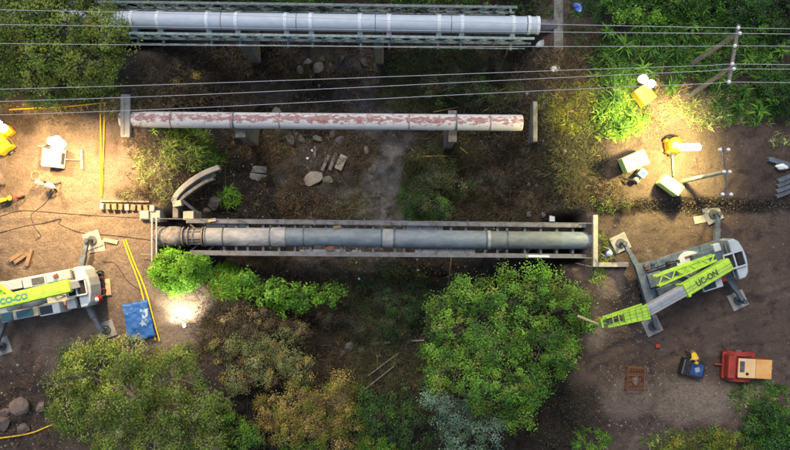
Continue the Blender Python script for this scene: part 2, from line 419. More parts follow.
def ground_mat():
    m = bpy.data.materials.new('soil'); m.use_nodes = True
    nt = m.node_tree; N = nt.nodes; L = nt.links; b = N['Principled BSDF']
    b.inputs['Roughness'].default_value = 0.95; b.inputs['Specular IOR Level'].default_value = 0.15
    at = N.new('ShaderNodeAttribute'); at.attribute_name = 'Col'
    sp = N.new('ShaderNodeSeparateColor'); L.new(at.outputs['Color'], sp.inputs[0])
    tc = N.new('ShaderNodeTexCoord')
    def noise(sc, det=6, ro=0.6):
        n = N.new('ShaderNodeTexNoise'); n.inputs['Scale'].default_value = sc; n.inputs['Detail'].default_value = det; n.inputs['Roughness'].default_value = ro
        L.new(tc.outputs['Object'], n.inputs['Vector']); return n.outputs[0]
    def ramp(fac, a, c1, bb, c2):
        r = N.new('ShaderNodeValToRGB'); e = r.color_ramp.elements
        e[0].position = a; e[0].color = (*c1, 1); e[1].position = bb; e[1].color = (*c2, 1)
        L.new(fac, r.inputs[0]); return r.outputs[0]
    def mix(f, a, c, mode='MIX'):
        x = N.new('ShaderNodeMix'); x.data_type = 'RGBA'; x.blend_type = mode
        if isinstance(f, float): x.inputs[0].default_value = f
        else: L.new(f, x.inputs[0])
        L.new(a, x.inputs[6]); L.new(c, x.inputs[7]); return x.outputs[2]
    n1 = noise(0.45); n2 = noise(2.3, 8, 0.7); n3 = noise(9, 6, 0.7); n4 = noise(1.1, 7, 0.65)
    base = mix(n2, ramp(n1, 0.35, (0.055, 0.04, 0.034), 0.68, (0.12, 0.085, 0.066)), ramp(n3, 0.3, (0.058, 0.042, 0.036), 0.7, (0.155, 0.112, 0.085)))
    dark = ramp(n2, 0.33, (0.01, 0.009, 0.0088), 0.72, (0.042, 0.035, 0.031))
    mud = ramp(n2, 0.3, (0.065, 0.065, 0.07), 0.7, (0.16, 0.153, 0.158))
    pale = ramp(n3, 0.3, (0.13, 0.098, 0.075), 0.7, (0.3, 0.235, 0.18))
    lit = ramp(n3, 0.35, (0.035, 0.026, 0.018), 0.7, (0.1, 0.07, 0.042))
    n5 = noise(0.9, 8, 0.7)
    base = mix(ramp(n5, 0.52, (0, 0, 0), 0.62, (0.9, 0.9, 0.9)), base, ramp(n3, 0.3, (0.032, 0.024, 0.023), 0.7, (0.07, 0.05, 0.044)))
    n6 = noise(0.35, 9, 0.72)
    base = mix(ramp(n6, 0.54, (0, 0, 0), 0.64, (0.7, 0.7, 0.7)), base, ramp(n3, 0.3, (0.1, 0.075, 0.06), 0.7, (0.2, 0.155, 0.12)))
    # break the borders of the soil types
    def soft(ch, w):
        a = N.new('ShaderNodeMath'); a.operation = 'MULTIPLY_ADD'; L.new(n4, a.inputs[0]); a.inputs[1].default_value = w; a.inputs[2].default_value = -w * 0.5
        s_ = N.new('ShaderNodeMath'); s_.operation = 'ADD'; s_.use_clamp = True; L.new(ch, s_.inputs[0]); L.new(a.outputs[0], s_.inputs[1])
        k = N.new('ShaderNodeMath'); k.operation = 'MULTIPLY'; L.new(s_.outputs[0], k.inputs[0])
        g = N.new('ShaderNodeMapRange'); g.inputs[1].default_value = 0.0; g.inputs[2].default_value = 0.12; L.new(ch, g.inputs[0]); L.new(g.outputs[0], k.inputs[1])
        return k.outputs[0]
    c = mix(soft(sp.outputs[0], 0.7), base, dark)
    c = mix(soft(at.outputs['Alpha'], 0.9), c, lit)
    c = mix(soft(sp.outputs[1], 0.5), c, mud)
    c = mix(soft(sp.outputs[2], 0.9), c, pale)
    # small stones and chips
    v = N.new('ShaderNodeTexVoronoi'); v.inputs['Scale'].default_value = 3.2; L.new(tc.outputs['Object'], v.inputs['Vector'])
    st = N.new('ShaderNodeMapRange'); st.inputs[1].default_value = 0.16; st.inputs[2].default_value = 0.1; L.new(v.outputs['Distance'], st.inputs[0])
    sc = N.new('ShaderNodeSeparateColor'); L.new(v.outputs['Color'], sc.inputs[0])
    gt = N.new('ShaderNodeMath'); gt.operation = 'GREATER_THAN'; gt.inputs[1].default_value = 0.82; L.new(sc.outputs[0], gt.inputs[0])
    mu = N.new('ShaderNodeMath'); mu.operation = 'MULTIPLY'; L.new(st.outputs[0], mu.inputs[0]); L.new(gt.outputs[0], mu.inputs[1])
    c = mix(mu.outputs[0], c, ramp(sc.outputs[1], 0.0, (0.1, 0.085, 0.075), 1.0, (0.3, 0.27, 0.24)))
    L.new(c, b.inputs['Base Color'])
    add = N.new('ShaderNodeMath'); add.operation = 'MULTIPLY_ADD'; L.new(n3, add.inputs[0]); add.inputs[1].default_value = 0.35; L.new(n2, add.inputs[2])
    bp = N.new('ShaderNodeBump'); bp.inputs['Strength'].default_value = 0.9; bp.inputs['Distance'].default_value = 0.2
    L.new(add.outputs[0], bp.inputs['Height']); L.new(bp.outputs[0], b.inputs['Normal'])
    return m
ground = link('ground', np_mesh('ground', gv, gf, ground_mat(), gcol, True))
ground['kind'] = 'structure'

# ------------------------------------------------------------------ pipe materials
def pipe_mat(name, c, c2, rust, band, axis_y, axis_z, amount=0.5, joint=0.0, dirt=(0.2, 0.2, 0.2), slope=0.0):
    """painted pipe; rust lies in patches along its crown and drips down"""
    m = bpy.data.materials.new(name); m.use_nodes = True
    nt = m.node_tree; N = nt.nodes; L = nt.links; b = N['Principled BSDF']
    b.inputs['Roughness'].default_value = 0.55; b.inputs['Specular IOR Level'].default_value = 0.35
    tc = N.new('ShaderNodeTexCoord')
    mp = N.new('ShaderNodeMapping'); mp.inputs['Scale'].default_value = (1.0, 2.2, 2.2); L.new(tc.outputs['Object'], mp.inputs[0])
    def noise(sc, vec=None, det=6):
        n = N.new('ShaderNodeTexNoise'); n.inputs['Scale'].default_value = sc; n.inputs['Detail'].default_value = det; n.inputs['Roughness'].default_value = 0.65
        L.new(vec or mp.outputs[0], n.inputs['Vector']); return n.outputs[0]
    r = N.new('ShaderNodeValToRGB'); e = r.color_ramp.elements
    e[0].position = 0.38; e[0].color = (*c, 1); e[1].position = 0.68; e[1].color = (*c2, 1)
    L.new(noise(1.3), r.inputs[0])
    cur = r.outputs[0]
    if amount > 0:
        geo = N.new('ShaderNodeSeparateXYZ'); L.new(tc.outputs['Object'], geo.inputs[0])
        ax = N.new('ShaderNodeMath'); ax.operation = 'MULTIPLY_ADD'; L.new(geo.outputs[0], ax.inputs[0]); ax.inputs[1].default_value = slope; ax.inputs[2].default_value = axis_y
        sub = N.new('ShaderNodeMath'); sub.operation = 'SUBTRACT'; L.new(geo.outputs[1], sub.inputs[0]); L.new(ax.outputs[0], sub.inputs[1])
        ab = N.new('ShaderNodeMath'); ab.operation = 'ABSOLUTE'; L.new(sub.outputs[0], ab.inputs[0])
        mr = N.new('ShaderNodeMapRange'); mr.inputs[1].default_value = band; mr.inputs[2].default_value = 0.0; mr.inputs[3].default_value = -0.02; mr.inputs[4].default_value = amount
        mr.clamp = False
        L.new(ab.outputs[0], mr.inputs[0])
        ad = N.new('ShaderNodeMath'); ad.operation = 'ADD'; L.new(mr.outputs[0], ad.inputs[0]); L.new(noise(2.6, det=8), ad.inputs[1])
        th = N.new('ShaderNodeMapRange'); th.inputs[1].default_value = 0.6; th.inputs[2].default_value = 0.68; L.new(ad.outputs[0], th.inputs[0])
        rr = N.new('ShaderNodeValToRGB'); rr.color_ramp.elements[0].color = (*rust, 1); rr.color_ramp.elements[1].color = (rust[0] * 1.9, rust[1] * 2.7, rust[2] * 2.8, 1)
        rr.color_ramp.elements[0].position = 0.4; rr.color_ramp.elements[1].position = 0.75
        L.new(noise(5), rr.inputs[0])
        mx = N.new('ShaderNodeMix'); mx.data_type = 'RGBA'; L.new(th.outputs[0], mx.inputs[0]); L.new(cur, mx.inputs[6]); L.new(rr.outputs[0], mx.inputs[7])
        cur = mx.outputs[2]
    # grime blotches
    g = N.new('ShaderNodeMapRange'); g.inputs[1].default_value = 0.6; g.inputs[2].default_value = 0.74; g.inputs[4].default_value = 0.55; L.new(noise(4.5, tc.outputs['Object'], 8), g.inputs[0])
    mx = N.new('ShaderNodeMix'); mx.data_type = 'RGBA'; L.new(g.outputs[0], mx.inputs[0]); L.new(cur, mx.inputs[6]); mx.inputs[7].default_value = (*dirt, 1)
    L.new(mx.outputs[2], b.inputs['Base Color'])
    bp = N.new('ShaderNodeBump'); bp.inputs['Strength'].default_value = 0.1; bp.inputs['Distance'].default_value = 0.05; L.new(noise(3), bp.inputs['Height']); L.new(bp.outputs[0], b.inputs['Normal'])
    return m

def ring(name, a, b, r, mat, parent, n=32, inner=None):
    return MB().tube([a, b], r, n).build(name, mat, parent, smooth=True)

def pier(name, label, cx, top_z, axis, wx, wy, taper=1.25, mat=M_concd, grp=None):
    """wall pier standing on the ravine floor below a pipe axis point"""
    gz = min(hz(axis.x + sx * wx, axis.y + sy * wy) for sx in (-.6, 0, .6) for sy in (-.6, 0, .6)) - 0.3
    t = thing(name, label, 'pier', (axis.x, axis.y, gz), group=grp)
    m = MB(); hgt_ = top_z - gz
    m.box((axis.x, axis.y, gz + hgt_ / 2 - 0.15), (wx * taper, wy * taper, hgt_ - 0.3), taper=1 / taper); m.build('shaft', mat, t, bevel=0.03)
    m = MB(); m.box((axis.x, axis.y, top_z - 0.149), (wx * 1.15, wy * 1.12, 0.298)); m.build('cap', mat, t, bevel=0.03)
    return t

# ------------------------------------------------------------------ large blue-white pipe in its truss (top)
def y1(px): return 20.0 + (px - 130) / 75.0
Z1 = -0.15
r1 = 0.575
def P1(px, dy=0.0, z=Z1):            # a point on the pipe's line, dy metres to the north
    p = W(px, y1(px), Z1); return Vector((p.x, p.y + dy, z))
M_pipe1 = pipe_mat('blue_white_pipe_paint', (0.4, 0.455, 0.52), (0.48, 0.53, 0.59), (0.3, 0.3, 0.3), 0.2, 0, 0, 0.0, dirt=(0.36, 0.42, 0.48))
M_collar1 = pmat('pale_pipe_band', (0.66, 0.7, 0.72), (0.52, 0.57, 0.6), 4, 0.6)
br1 = thing('truss_pipe_bridge', 'large bluish white pipe carried between two lattice trusses at the top', 'pipeline bridge', P1(-90, 0, -1.4))
pp = MB().tube([P1(x) for x in (-90, 20, 130, 240, 297, 298, 375, 376, 450, 526)], r1, 40).build('pipe', M_pipe1, br1, smooth=True)
for px in (125, 222, 297, 375.5, 451): ring('weld_seam', P1(px - 0.35), P1(px + 0.35), r1 + 0.012, M_steel, pp)
ring('end_flange', P1(527), P1(530), r1 + 0.05, M_collar1, br1)
ring('sleeve', P1(530), P1(536), r1 * 0.99, M_pipe1, br1)
ring('end_flange', P1(536), P1(539), r1 + 0.03, M_collar1, br1)
ring('narrow_pipe', P1(539), P1(556), r1 * 0.72, M_steeld, br1)
collars1 = [-15, 35, 60, 133, 159, 208, 237, 286, 311, 360, 389, 439, 462, 513]
csd = MB().box((0, 0, 0), (0.26, 1.1, 0.34)).mesh('saddle', M_truss)
for px in collars1:
    c = ring('collar', P1(px - 1.7), P1(px + 1.7), r1 + 0.035, M_collar1, br1)
    MB().box(P1(px, -r1 - 0.05, Z1 - 0.3), (0.34, 0.2, 0.14)).build('clamp_lug', M_collar1, c)
    MB().box(P1(px, r1 + 0.05, Z1 - 0.3), (0.34, 0.2, 0.14)).build('clamp_lug', M_collar1, c)
    o = link('saddle', csd, br1); o.location = P1(px, 0, -0.93)
    p = P1(px, 0, -1.2)
    MB().bar(p + Vector((0, -1.45, 0)), p + Vector((0, 1.5, 0)), 0.14, 0.2).build('cross_beam', M_truss, br1)
ub = unit_bar('diagonal', 0.07, 0.07, M_truss); ubd = unit_bar('diagonal_dark', 0.07, 0.07, M_trussd)
up = unit_bar('post', 0.08, 0.08, M_truss)
ZT, ZB = 0.35, -0.95
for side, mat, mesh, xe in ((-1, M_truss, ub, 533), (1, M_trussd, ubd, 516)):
    dy = (W(300, 4.5, ZT).y if side > 0 else W(300, 35.6, ZT).y) - P1(300).y
    for zz, nm in ((ZT, 'top_chord'), (ZB, 'bottom_chord')):
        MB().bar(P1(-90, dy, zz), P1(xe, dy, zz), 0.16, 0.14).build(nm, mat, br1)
    x0, k = P1(-90).x, 0
    x1 = P1(xe).x; step = 1.15
    n = int((x1 - x0) / step)
    for i in range(n):
        xa = x0 + i * step; xb = xa + step
        pa = 395 + xa * S; pb = 395 + xb * S
        ya = P1(pa, dy).y; yb = P1(pb, dy).y
        a0 = Vector((xa, ya, ZB + .07)); a1 = Vector((xa, ya, ZT - .07)); b0 = Vector((xb, yb, ZB + .07)); b1 = Vector((xb, yb, ZT - .07))
        off = Vector((0, 0.04, 0))
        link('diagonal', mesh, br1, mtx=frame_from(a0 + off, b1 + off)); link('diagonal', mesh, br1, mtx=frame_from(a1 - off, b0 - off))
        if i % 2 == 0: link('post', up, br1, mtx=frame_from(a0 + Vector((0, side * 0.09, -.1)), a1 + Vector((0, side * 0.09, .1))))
    # outer kicker rail below the truss
    MB().bar(P1(-90, dy + side * .36, ZB - 0.04), P1(xe - 6, dy + side * .36, ZB - 0.04), 0.07, 0.07).build('outer_rail', mat, br1)
    MB().tube([P1(-90, dy * .75, -0.55), P1(xe - 10, dy * .75, -0.55)], 0.05, 8).build('inner_rail', M_truss, br1, smooth=True)
pier('concrete_pier', 'concrete pier under the bluish white pipe, left of its two piers', 0, -1.3, P1(238, 0), 0.68, 2.5, 1.15)
pier('concrete_pier', 'concrete pier under the bluish white pipe, right of its two piers', 0, -1.3, P1(377.5, 0), 0.55, 2.5, 1.15)
ab = W(558.5, 22, 0.1)
aw = MB(); aw.box((ab.x, ab.y, -2.2), (0.62, 3.7, 4.7)); o = aw.build('concrete_abutment', M_concd, None, bevel=0.05)
tag(o, 'concrete end wall at the right end of the bluish white pipe', 'abutment')

# ------------------------------------------------------------------ white pipe with red rust (middle)
def y2(px): return 119.5 + (px - 133) * .0088
Z2 = -0.25; r2 = 0.535
def P2(px, dy=0.0, z=Z2):
    p = W(px, y2(px), Z2); return Vector((p.x, p.y + dy, z))
sl2 = (P2(522).y - P2(133).y) / (P2(522).x - P2(133).x)
M_pipe2 = pipe_mat('white_pipe_with_rust', (0.52, 0.5, 0.49), (0.6, 0.58, 0.57), (0.22, 0.095, 0.088), 0.5, P2(395).y + 0.09, 0, 0.235, dirt=(0.33, 0.2, 0.17), slope=sl2)
M_seam2 = pmat('rusty_seam', (0.2, 0.07, 0.06), (0.4, 0.3, 0.28), 4, 0.8)
br2 = thing('rusty_pipe', 'long white pipe with peeling red rust along its top', 'pipe', P2(128, 0, -1.0))
pp = MB().tube([P2(x, 0, Z2 + dz_) for x, dz_ in ((121, 0), (180, 0), (240, 0), (300, 0), (360, 0), (420, 0), (480, 0), (508, 0), (521, 0), (522.3, 0))], [r2] * 9 + [r2 * .93], 40).build('pipe', M_pipe2, br2, smooth=True)
for px in (172, 231.5, 280, 409, 456.5, 490): ring('joint_ring', P2(px - 0.5), P2(px + 0.5), r2 + 0.025, M_seam2, pp)
for px in (234, 456):
    ring('strap', P2(px - 0.9), P2(px + 0.9), r2 + 0.03, M_steel, br2)
pier('concrete_pier', 'concrete pier under the rusty white pipe near the stone trough', 0, Z2 - r2 + 0.12, P2(239, -0.25), 0.6, 1.5, 1.2, M_concd)
pier('concrete_pier', 'narrow concrete pier under the rusty white pipe near the bamboo poles', 0, Z2 - r2 + 0.12, P2(453, -0.2), 0.5, 1.9, 1.2, M_concd)
a = W(126, 116, 0.2)
m = MB().box((a.x, a.y, -1.6), (0.62, 2.85, 3.9)).box((a.x - 0.18, a.y, 0.36), (0.26, 2.6, 0.1)); o = m.build('concrete_abutment', M_conc, None, bevel=0.05)
tag(o, 'upright concrete wall at the left end of the rusty white pipe', 'abutment')
a = W(535, 121.5, -0.2)
m = MB().box((a.x, a.y, -2.0), (0.3, 2.7, 3.8)); o = m.build('concrete_abutment', M_concd, None, bevel=0.04)
tag(o, 'thin weathered concrete wall just beyond the right end of the rusty white pipe', 'abutment')

# ------------------------------------------------------------------ grey pipe in the steel girder bridge (bottom)
def y3(px): return float(np.interp(px, [157, 330, 465, 590], [236.5, 236.8, 239.6, 240.5]))
Z3 = -0.4; r3 = 0.61
def P3(px, dy=0.0, z=Z3):
    p = W(px, y3(px), Z3); return Vector((p.x, p.y + dy, z))
M_pipe3a = pipe_mat('pale_grey_pipe', (0.2, 0.21, 0.22), (0.36, 0.36, 0.36), (0.3, 0.28, 0.26), 0.3, 0, 0, 0.0, dirt=(0.12, 0.115, 0.11))
M_pipe3b = pipe_mat('blue_grey_pipe', (0.115, 0.145, 0.172), (0.19, 0.222, 0.245), (0.3, 0.28, 0.26), 0.3, 0, 0, 0.0, dirt=(0.06, 0.065, 0.07))
M_pipe3c = pipe_mat('green_grey_pipe', (0.1, 0.12, 0.125), (0.16, 0.18, 0.175), (0.3, 0.28, 0.26), 0.3, 0, 0, 0.0, dirt=(0.11, 0.12, 0.11))
M_joint3 = pmat('worn_steel_joint', (0.24, 0.22, 0.21), (0.1, 0.09, 0.085), 3, 0.8, bump=0.3, lo=0.4, hi=0.65)
br3 = thing('girder_pipe_bridge', 'steel girder bridge carrying a grey pipe between the two cranes', 'pipeline bridge', P3(157, 0, -1.4))
prof = [(157, .6), (159, .69), (163, .71), (166, .64), (170, .69), (176, .7), (181, .64), (183, .5), (187, .5)]
MB().tube([P3(x) for x, q in prof], [q for x, q in prof], 36).build('expansion_joint', M_joint3, br3, smooth=True)
MB().tube([P3(x) for x in (187, 204)], 0.5, 32).build('neck_pipe', M_joint3, br3, smooth=True)
for px, rr in ((184, .66), (189, .64), (194, .56), (203.5, .67), (206, .67)):
    f = ring('flange', P3(px - .6), P3(px + .6), rr, M_joint3, br3)
for k in range(7):
    a = 2 * math.pi * k / 7
    q = Vector((0, math.cos(a) * .55, math.sin(a) * .55))
    MB().tube([P3(187) + q, P3(206) + q], 0.035, 6).build('tie_rod', M_steel, br3)
segs = [(206, 272, M_pipe3a, r3), (272, 286, M_pipe3a, r3 + .035), (286, 383, M_pipe3b, r3), (383, 393, M_pipe3a, r3 + .02), (393, 487, M_pipe3b, r3), (487, 490, M_pipe3a, r3 + .03), (490, 560, M_pipe3c, r3 - .01), (560, 590, M_pipe3b, r3 - .02)]
for x0, x1, mt, rr in segs:
    nm = 'pipe_collar' if x1 - x0 < 20 else 'pipe'
    MB().tube([P3(x0 + .01), P3((x0 + x1) / 2), P3(x1 - .01)], rr, 40).build(nm, mt, br3, smooth=True)
for px in (224, 270.5, 304, 381.5, 394.5, 486, 507):
    c = ring('strap', P3(px - .5), P3(px + .5), r3 + .03, M_steeld, br3)
    for s_ in (-1, 1): MB().box(P3(px, s_ * (r3 + .1), Z3 - .05), (0.14, 0.16, 0.2)).build('clamp_lug', M_steeld, c)
# girders
def G3(px, yy, z): return W(px, yy, z)
def girder(y0, y1_, nm, x0=157, x1=589):
    a, b = W(x0, y0, -0.2), W(x1, y1_, -0.2)
    g = MB().bar(a + Vector((0, 0, -.02)), b + Vector((0, 0, -.02)), 0.27, 0.04).bar(a + Vector((0, 0, -.4)), b + Vector((0, 0, -.4)), 0.05, 0.72).bar(a + Vector((0, 0, -.78)), b + Vector((0, 0, -.78)), 0.26, 0.04).build(nm, M_steel, br3)
    n = 26
    for i in range(n):
        p = a.lerp(b, (i + .5) / n)
        for s_ in (-1, 1): MB().box((p.x, p.y + s_ * .075, p.z - .4), (0.03, 0.1, 0.7)).build('stiffener', M_steel, g)
    return g
girder(221.0, 225.6, 'main_girder', 186, 589)
girder(252.3, 256.2, 'main_girder', 190, 589)
for yy0, yy1 in ((218.8, 223.4), (254.6, 258.0)):
    MB().tube([W(140, yy0 - .2, 0.35), W(300, yy0 + 1.2, 0.35), W(592, yy1, 0.35)], 0.03, 8).build('handrail', M_steel, br3, smooth=True)
    for i in range(12):
        px = 160 + i * 38.5
        t = W(px, yy0 + (yy1 - yy0) * (px - 140) / 452, 0.35)
        MB().bar((t.x, t.y, -0.9), (t.x, t.y, 0.33), 0.05, 0.05).build('rail_post', M_steel, br3)
for px in (224, 236, 247.5, 263, 279, 295, 310.5, 326, 341.5, 357, 373, 395, 404, 420, 436, 451, 466, 485, 497.5, 507, 525, 541, 557, 573):
    p = P3(px, 0, -1.22)
    ya = W(px, 222 + (px - 157) * 4.5 / 430, -0.9).y; yb = W(px, 252.5 + (px - 157) * 3.9 / 430, -0.9).y
    MB().bar((p.x, ya, -1.12), (p.x, yb, -1.12), 0.16, 0.18).build('cross_beam', M_steel, br3)
    for yy, s_ in ((ya, 1), (yb, -1)):
        MB().bar((p.x, yy - s_ * .03, -.5), (p.x, p.y + s_ * (r3 - .03), -.5), 0.16, 0.12).build('support_bracket', M_steel, br3)
for xa, xb in ((207, 218), (361, 372), (525, 534), (190, 201), (352, 343)):
    for yy, s_ in ((224, 1), (251, -1)):
        a = W(xa, yy + (xa - 157) * 3.6 / 430, -0.75); b = W(xb, yy + s_ * 9 + (xa - 157) * 3.6 / 430, -0.75)
        MB().bar((a.x, a.y, -.78), (b.x, b.y, -.78), 0.09, 0.08).build('brace', M_steel, br3)
for (x0, x1, ya, yb) in ((406, 443, 225.6, 231.4), (415, 475, 249.2, 253), (300, 345, 249.4, 251.6), (206, 246, 224, 226.8), (352, 361, 250, 252)):
    a, b = W(x0, ya, -0.62), W(x1, yb, -0.62)
    MB().box(((a.x + b.x) / 2, (a.y + b.y) / 2, -.66), (b.x - a.x, abs(a.y - b.y), 0.05)).build('walkway_plate', M_cgrey, br3)
for px, py, mt in ((337, 227.2, M_wood), (330, 248, M_rust), (212, 220, M_woodp)):
    p = W(px, py, -0.1); MB().box((p.x, p.y, -0.12), (0.5, 0.2, 0.1), 0.1).build('packing_block', mt, br3)
p0, p1 = W(528, 256, -0.2), W(549, 256.6, -0.2)
MB().bar((p0.x, p0.y, -.12), (p1.x, p1.y, -.12), 0.16, 0.1).build('loose_plank', M_white, br3)

# abutments of the girder bridge
ab3 = thing('concrete_abutment', 'concrete abutment with pale post frame at the left end of the girder bridge', 'abutment', W(152, 237, -2.5))
a0, a1 = W(150, 237, -0.6), W(157, 237, -0.6)
MB().box(((a0.x + a1.x) / 2, a0.y, -2.4), (a1.x - a0.x, 3.5, 3.2)).build('wall', M_concd, ab3, bevel=0.04)
for px in (152, 156.5):
    t0, t1 = W(px, 218, 0.45), W(px, 261, 0.45)
    MB().bar(t0, t1, 0.09, 0.09).build('frame_rail', M_cgrey, ab3)
    for q in (t0, t1, t0.lerp(t1, .5)):
        MB().bar((q.x, q.y, -0.85), (q.x, q.y, 0.4), 0.09, 0.09).build('frame_post', M_cgrey, ab3)
def cblock(px0, py0, px1, py1, z0, z1, mat, label, nm='concrete_block', cat='block', rz=0.0):
    a, b = W(px0, py0, z1), W(px1, py1, z1)
    c = (a + b) / 2; c.z = (z0 + z1) / 2
    o = MB().box((0, 0, 0), (abs(b.x - a.x), abs(a.y - b.y), z1 - z0)).build(nm, mat, None, bevel=0.03, loc=c)
    o.rotation_euler.z = rz
    return tag(o, label, cat)
cblock(139.5, 210.5, 148.5, 220, -0.35, 0.3, M_concw, 'pale concrete block at the left end of the girder bridge handrail')
cblock(149.5, 210.5, 160, 222, -2.6, 0.15, M_conc, 'grey concrete block beside the pale block at the girder bridge end')
cblock(172.5, 197, 178, 218, -3.3, -0.5, M_concd, 'narrow concrete post below the mouth of the stone trough', 'concrete_post', 'post')
cblock(183, 211, 193.5, 220, -3.0, -0.7, M_concw, 'square pale stone block beside the girder bridge and the boulder')
abr = thing('concrete_abutment', 'concrete abutment with beige L-shaped kerb at the right end of the girder bridge', 'abutment', W(594, 240, -3))
a0, a1 = W(586.5, 240.5, -0.3), W(593, 240.5, -0.3)
MB().box(((a0.x + a1.x) / 2, a0.y, -2.35), (a1.x - a0.x, 3.45, 4.2)).build('wall', M_concd, abr, bevel=0.04)
a0, a1 = W(593.2, 215, 0.45), W(598, 267, 0.45)
MB().box(((a0.x + a1.x) / 2, (a0.y + a1.y) / 2, -1.3), (a1.x - a0.x, a0.y - a1.y, 3.5)).build('kerb', M_concw, abr, bevel=0.03)
b0, b1 = W(598.1, 262.5, 0.4), W(629, 267, 0.4)
MB().box(((b0.x + b1.x) / 2, (b0.y + b1.y) / 2, -1.0), (b1.x - b0.x, b0.y - b1.y, 2.8)).build('kerb', M_concw, abr, bevel=0.03)

# low wall of blocks left of the bridge
lw = thing('low_block_wall', 'row of tan blocks with gaps along the dirt edge left of the girder bridge', 'wall', G(125, 206))
for k in range(9):
    px = 103.5 + k * 6.25
    p = G(px, 206.5 + 0.25 * k)
    MB().box((p.x, p.y, p.z + 0.14), (0.26 + .03 * (k % 3), 0.42 - .02 * (k % 2), 0.46), rz=0.06 * ((k * 7) % 5 - 2)).build('block', M_wood if k % 4 else M_concw, lw, bevel=0.05)
p0, p1 = G(101, 203), G(150, 203.5)
MB().bar(p0 + Vector((0, .12, .05)), p1 + Vector((0, .12, .05)), 0.12, 0.3).build('backing_board', M_woodg, lw)

# ------------------------------------------------------------------ overhead power line
ZP = 8.3
wires = [[(-60, 8.5), (0, 10), (200, 14), (395, 21), (600, 25.3), (738.5, 28), (860, 30)],
         [(-60, 23.5), (0, 24.5), (200, 27.5), (395, 30.5), (600, 32.7), (740, 33.5), (860, 35)],
         [(-60, 43), (0, 43.5), (200, 45.3), (395, 46.8), (600, 46.6), (735, 46), (860, 46.5)],
         [(-60, 91), (0, 89), (200, 83.2), (395, 77), (600, 69.5), (732.5, 64), (860, 65.5)],
         [(-60, 103.5), (0, 101.2), (200, 94.3), (395, 86.2), (600, 76.3), (734, 69), (860, 69.5)],
         [(-60, 117), (0, 114.6), (200, 107.4), (395, 98.4), (600, 88.6), (729, 82), (860, 83.5)]]
wl = ['topmost overhead wire of the power line, crossing near the top trusses', 'second overhead wire from the top, over the bluish white pipe', 'third overhead wire from the top, along the lower truss of the bluish white pipe',
      'fourth overhead wire from the top, below the bluish white pipe', 'fifth overhead wire from the top, between the two upper pipes', 'lowest overhead wire, just above the rusty white pipe']
for k, wpts in enumerate(wires):
    xs = np.linspace(-60, 860, 56)
    wx_ = [w[0] for w in wpts]; wy_ = [w[1] for w in wpts]
    co = np.polyfit(wx_, wy_, 3)
    pts = []
    for x in xs:
        y = np.interp(x, wx_, wy_) * 0.5 + np.polyval(co, x) * 0.5 if x < 720 else np.interp(x, wx_, wy_)
        zz = ZP + 0.2 - 0.55 * math.sin(math.pi * min(max((735 - x) / 900, 0), 1))
        pts.append(W(x, y, zz))
    o = MB().tube(pts, 0.0145, 6).build('power_line', M_wire, None, smooth=True)
    tag(o, wl[k], 'wire', 'overhead power line wires')
pa, pb = W(738.5, 25, ZP), W(728.5, 85, ZP)
hf = thing('power_pole', 'H-frame power pole of two timber poles with six white insulators', 'power pole', G(690, 80))
for tp, bs in (((737, 34), (692, 64)), ((732, 66.5), (691, 95.5))):
    t_ = W(*tp, ZP - 0.1); b_ = G(*bs)
    bb = Vector((t_.x * 0.985, t_.y * 0.985, 0)); bb.z = hz(bb.x, bb.y)
    base = b_ - Vector((0, 0, .4))
    MB().tube([base, t_ + Vector((0, 0, .15))], [0.17, 0.12], 10).build('pole', M_woodg, hf, smooth=True)
MB().bar(pa, pb, 0.16, 0.16).build('crossarm', M_woodg, hf)
for (px, py) in ((738.5, 28), (740, 33.5), (735, 46), (732.5, 64), (734, 69), (729, 82)):
    p = W(px, py, ZP + 0.12)
    q = pa.lerp(pb, (py - 25) / 60)
    MB().tube([(p.x, p.y, ZP), (p.x, p.y, ZP + .06), (p.x, p.y, ZP + .08), (p.x, p.y, ZP + .16), (p.x, p.y, ZP + .2)], [0.04, 0.04, 0.1, 0.1, 0.05], 10).build('insulator', M_porc, hf, smooth=True)
    if (p - q).length > 0.12: MB().bar(q + Vector((0, 0, -.02)), (p.x, p.y, ZP - .02), 0.06, 0.06).build('arm_bracket', M_steel, hf)
# second, smaller pole beside the light towers
top = W(725, 172, 7.0)
pl = thing('power_pole', 'leaning pale pole with crossarm and three pairs of white insulators', 'power pole', G(683, 181.5))
MB().tube([G(683, 181.5, -.4), top], [0.15, 0.11], 10).build('pole', M_concw, pl, smooth=True)
ca, cb = W(722.5, 147, 7.0), W(727.5, 197, 7.0)
MB().bar(ca, cb, 0.09, 0.1).build('crossarm', M_steeld, pl)
for py in (150, 172, 194.5):
    for dx in (-4 if py != 172 else -1.2, 4.4):
        c = W(723 + (py - 150) * .06 + dx, py, 7.0)
        q = ca.lerp(cb, (py - 147) / 50)
        MB().bar(q + Vector((0, 0, .08)), (c.x, c.y, 7.08), 0.05, 0.05).build('arm_bracket', M_steel, pl)
        MB().tube([(c.x, c.y, 7.08), (c.x, c.y, 7.12), (c.x, c.y, 7.2), (c.x, c.y, 7.25)], [0.05, 0.11, 0.1, 0.05], 10).build('insulator', M_porc, pl, smooth=True)

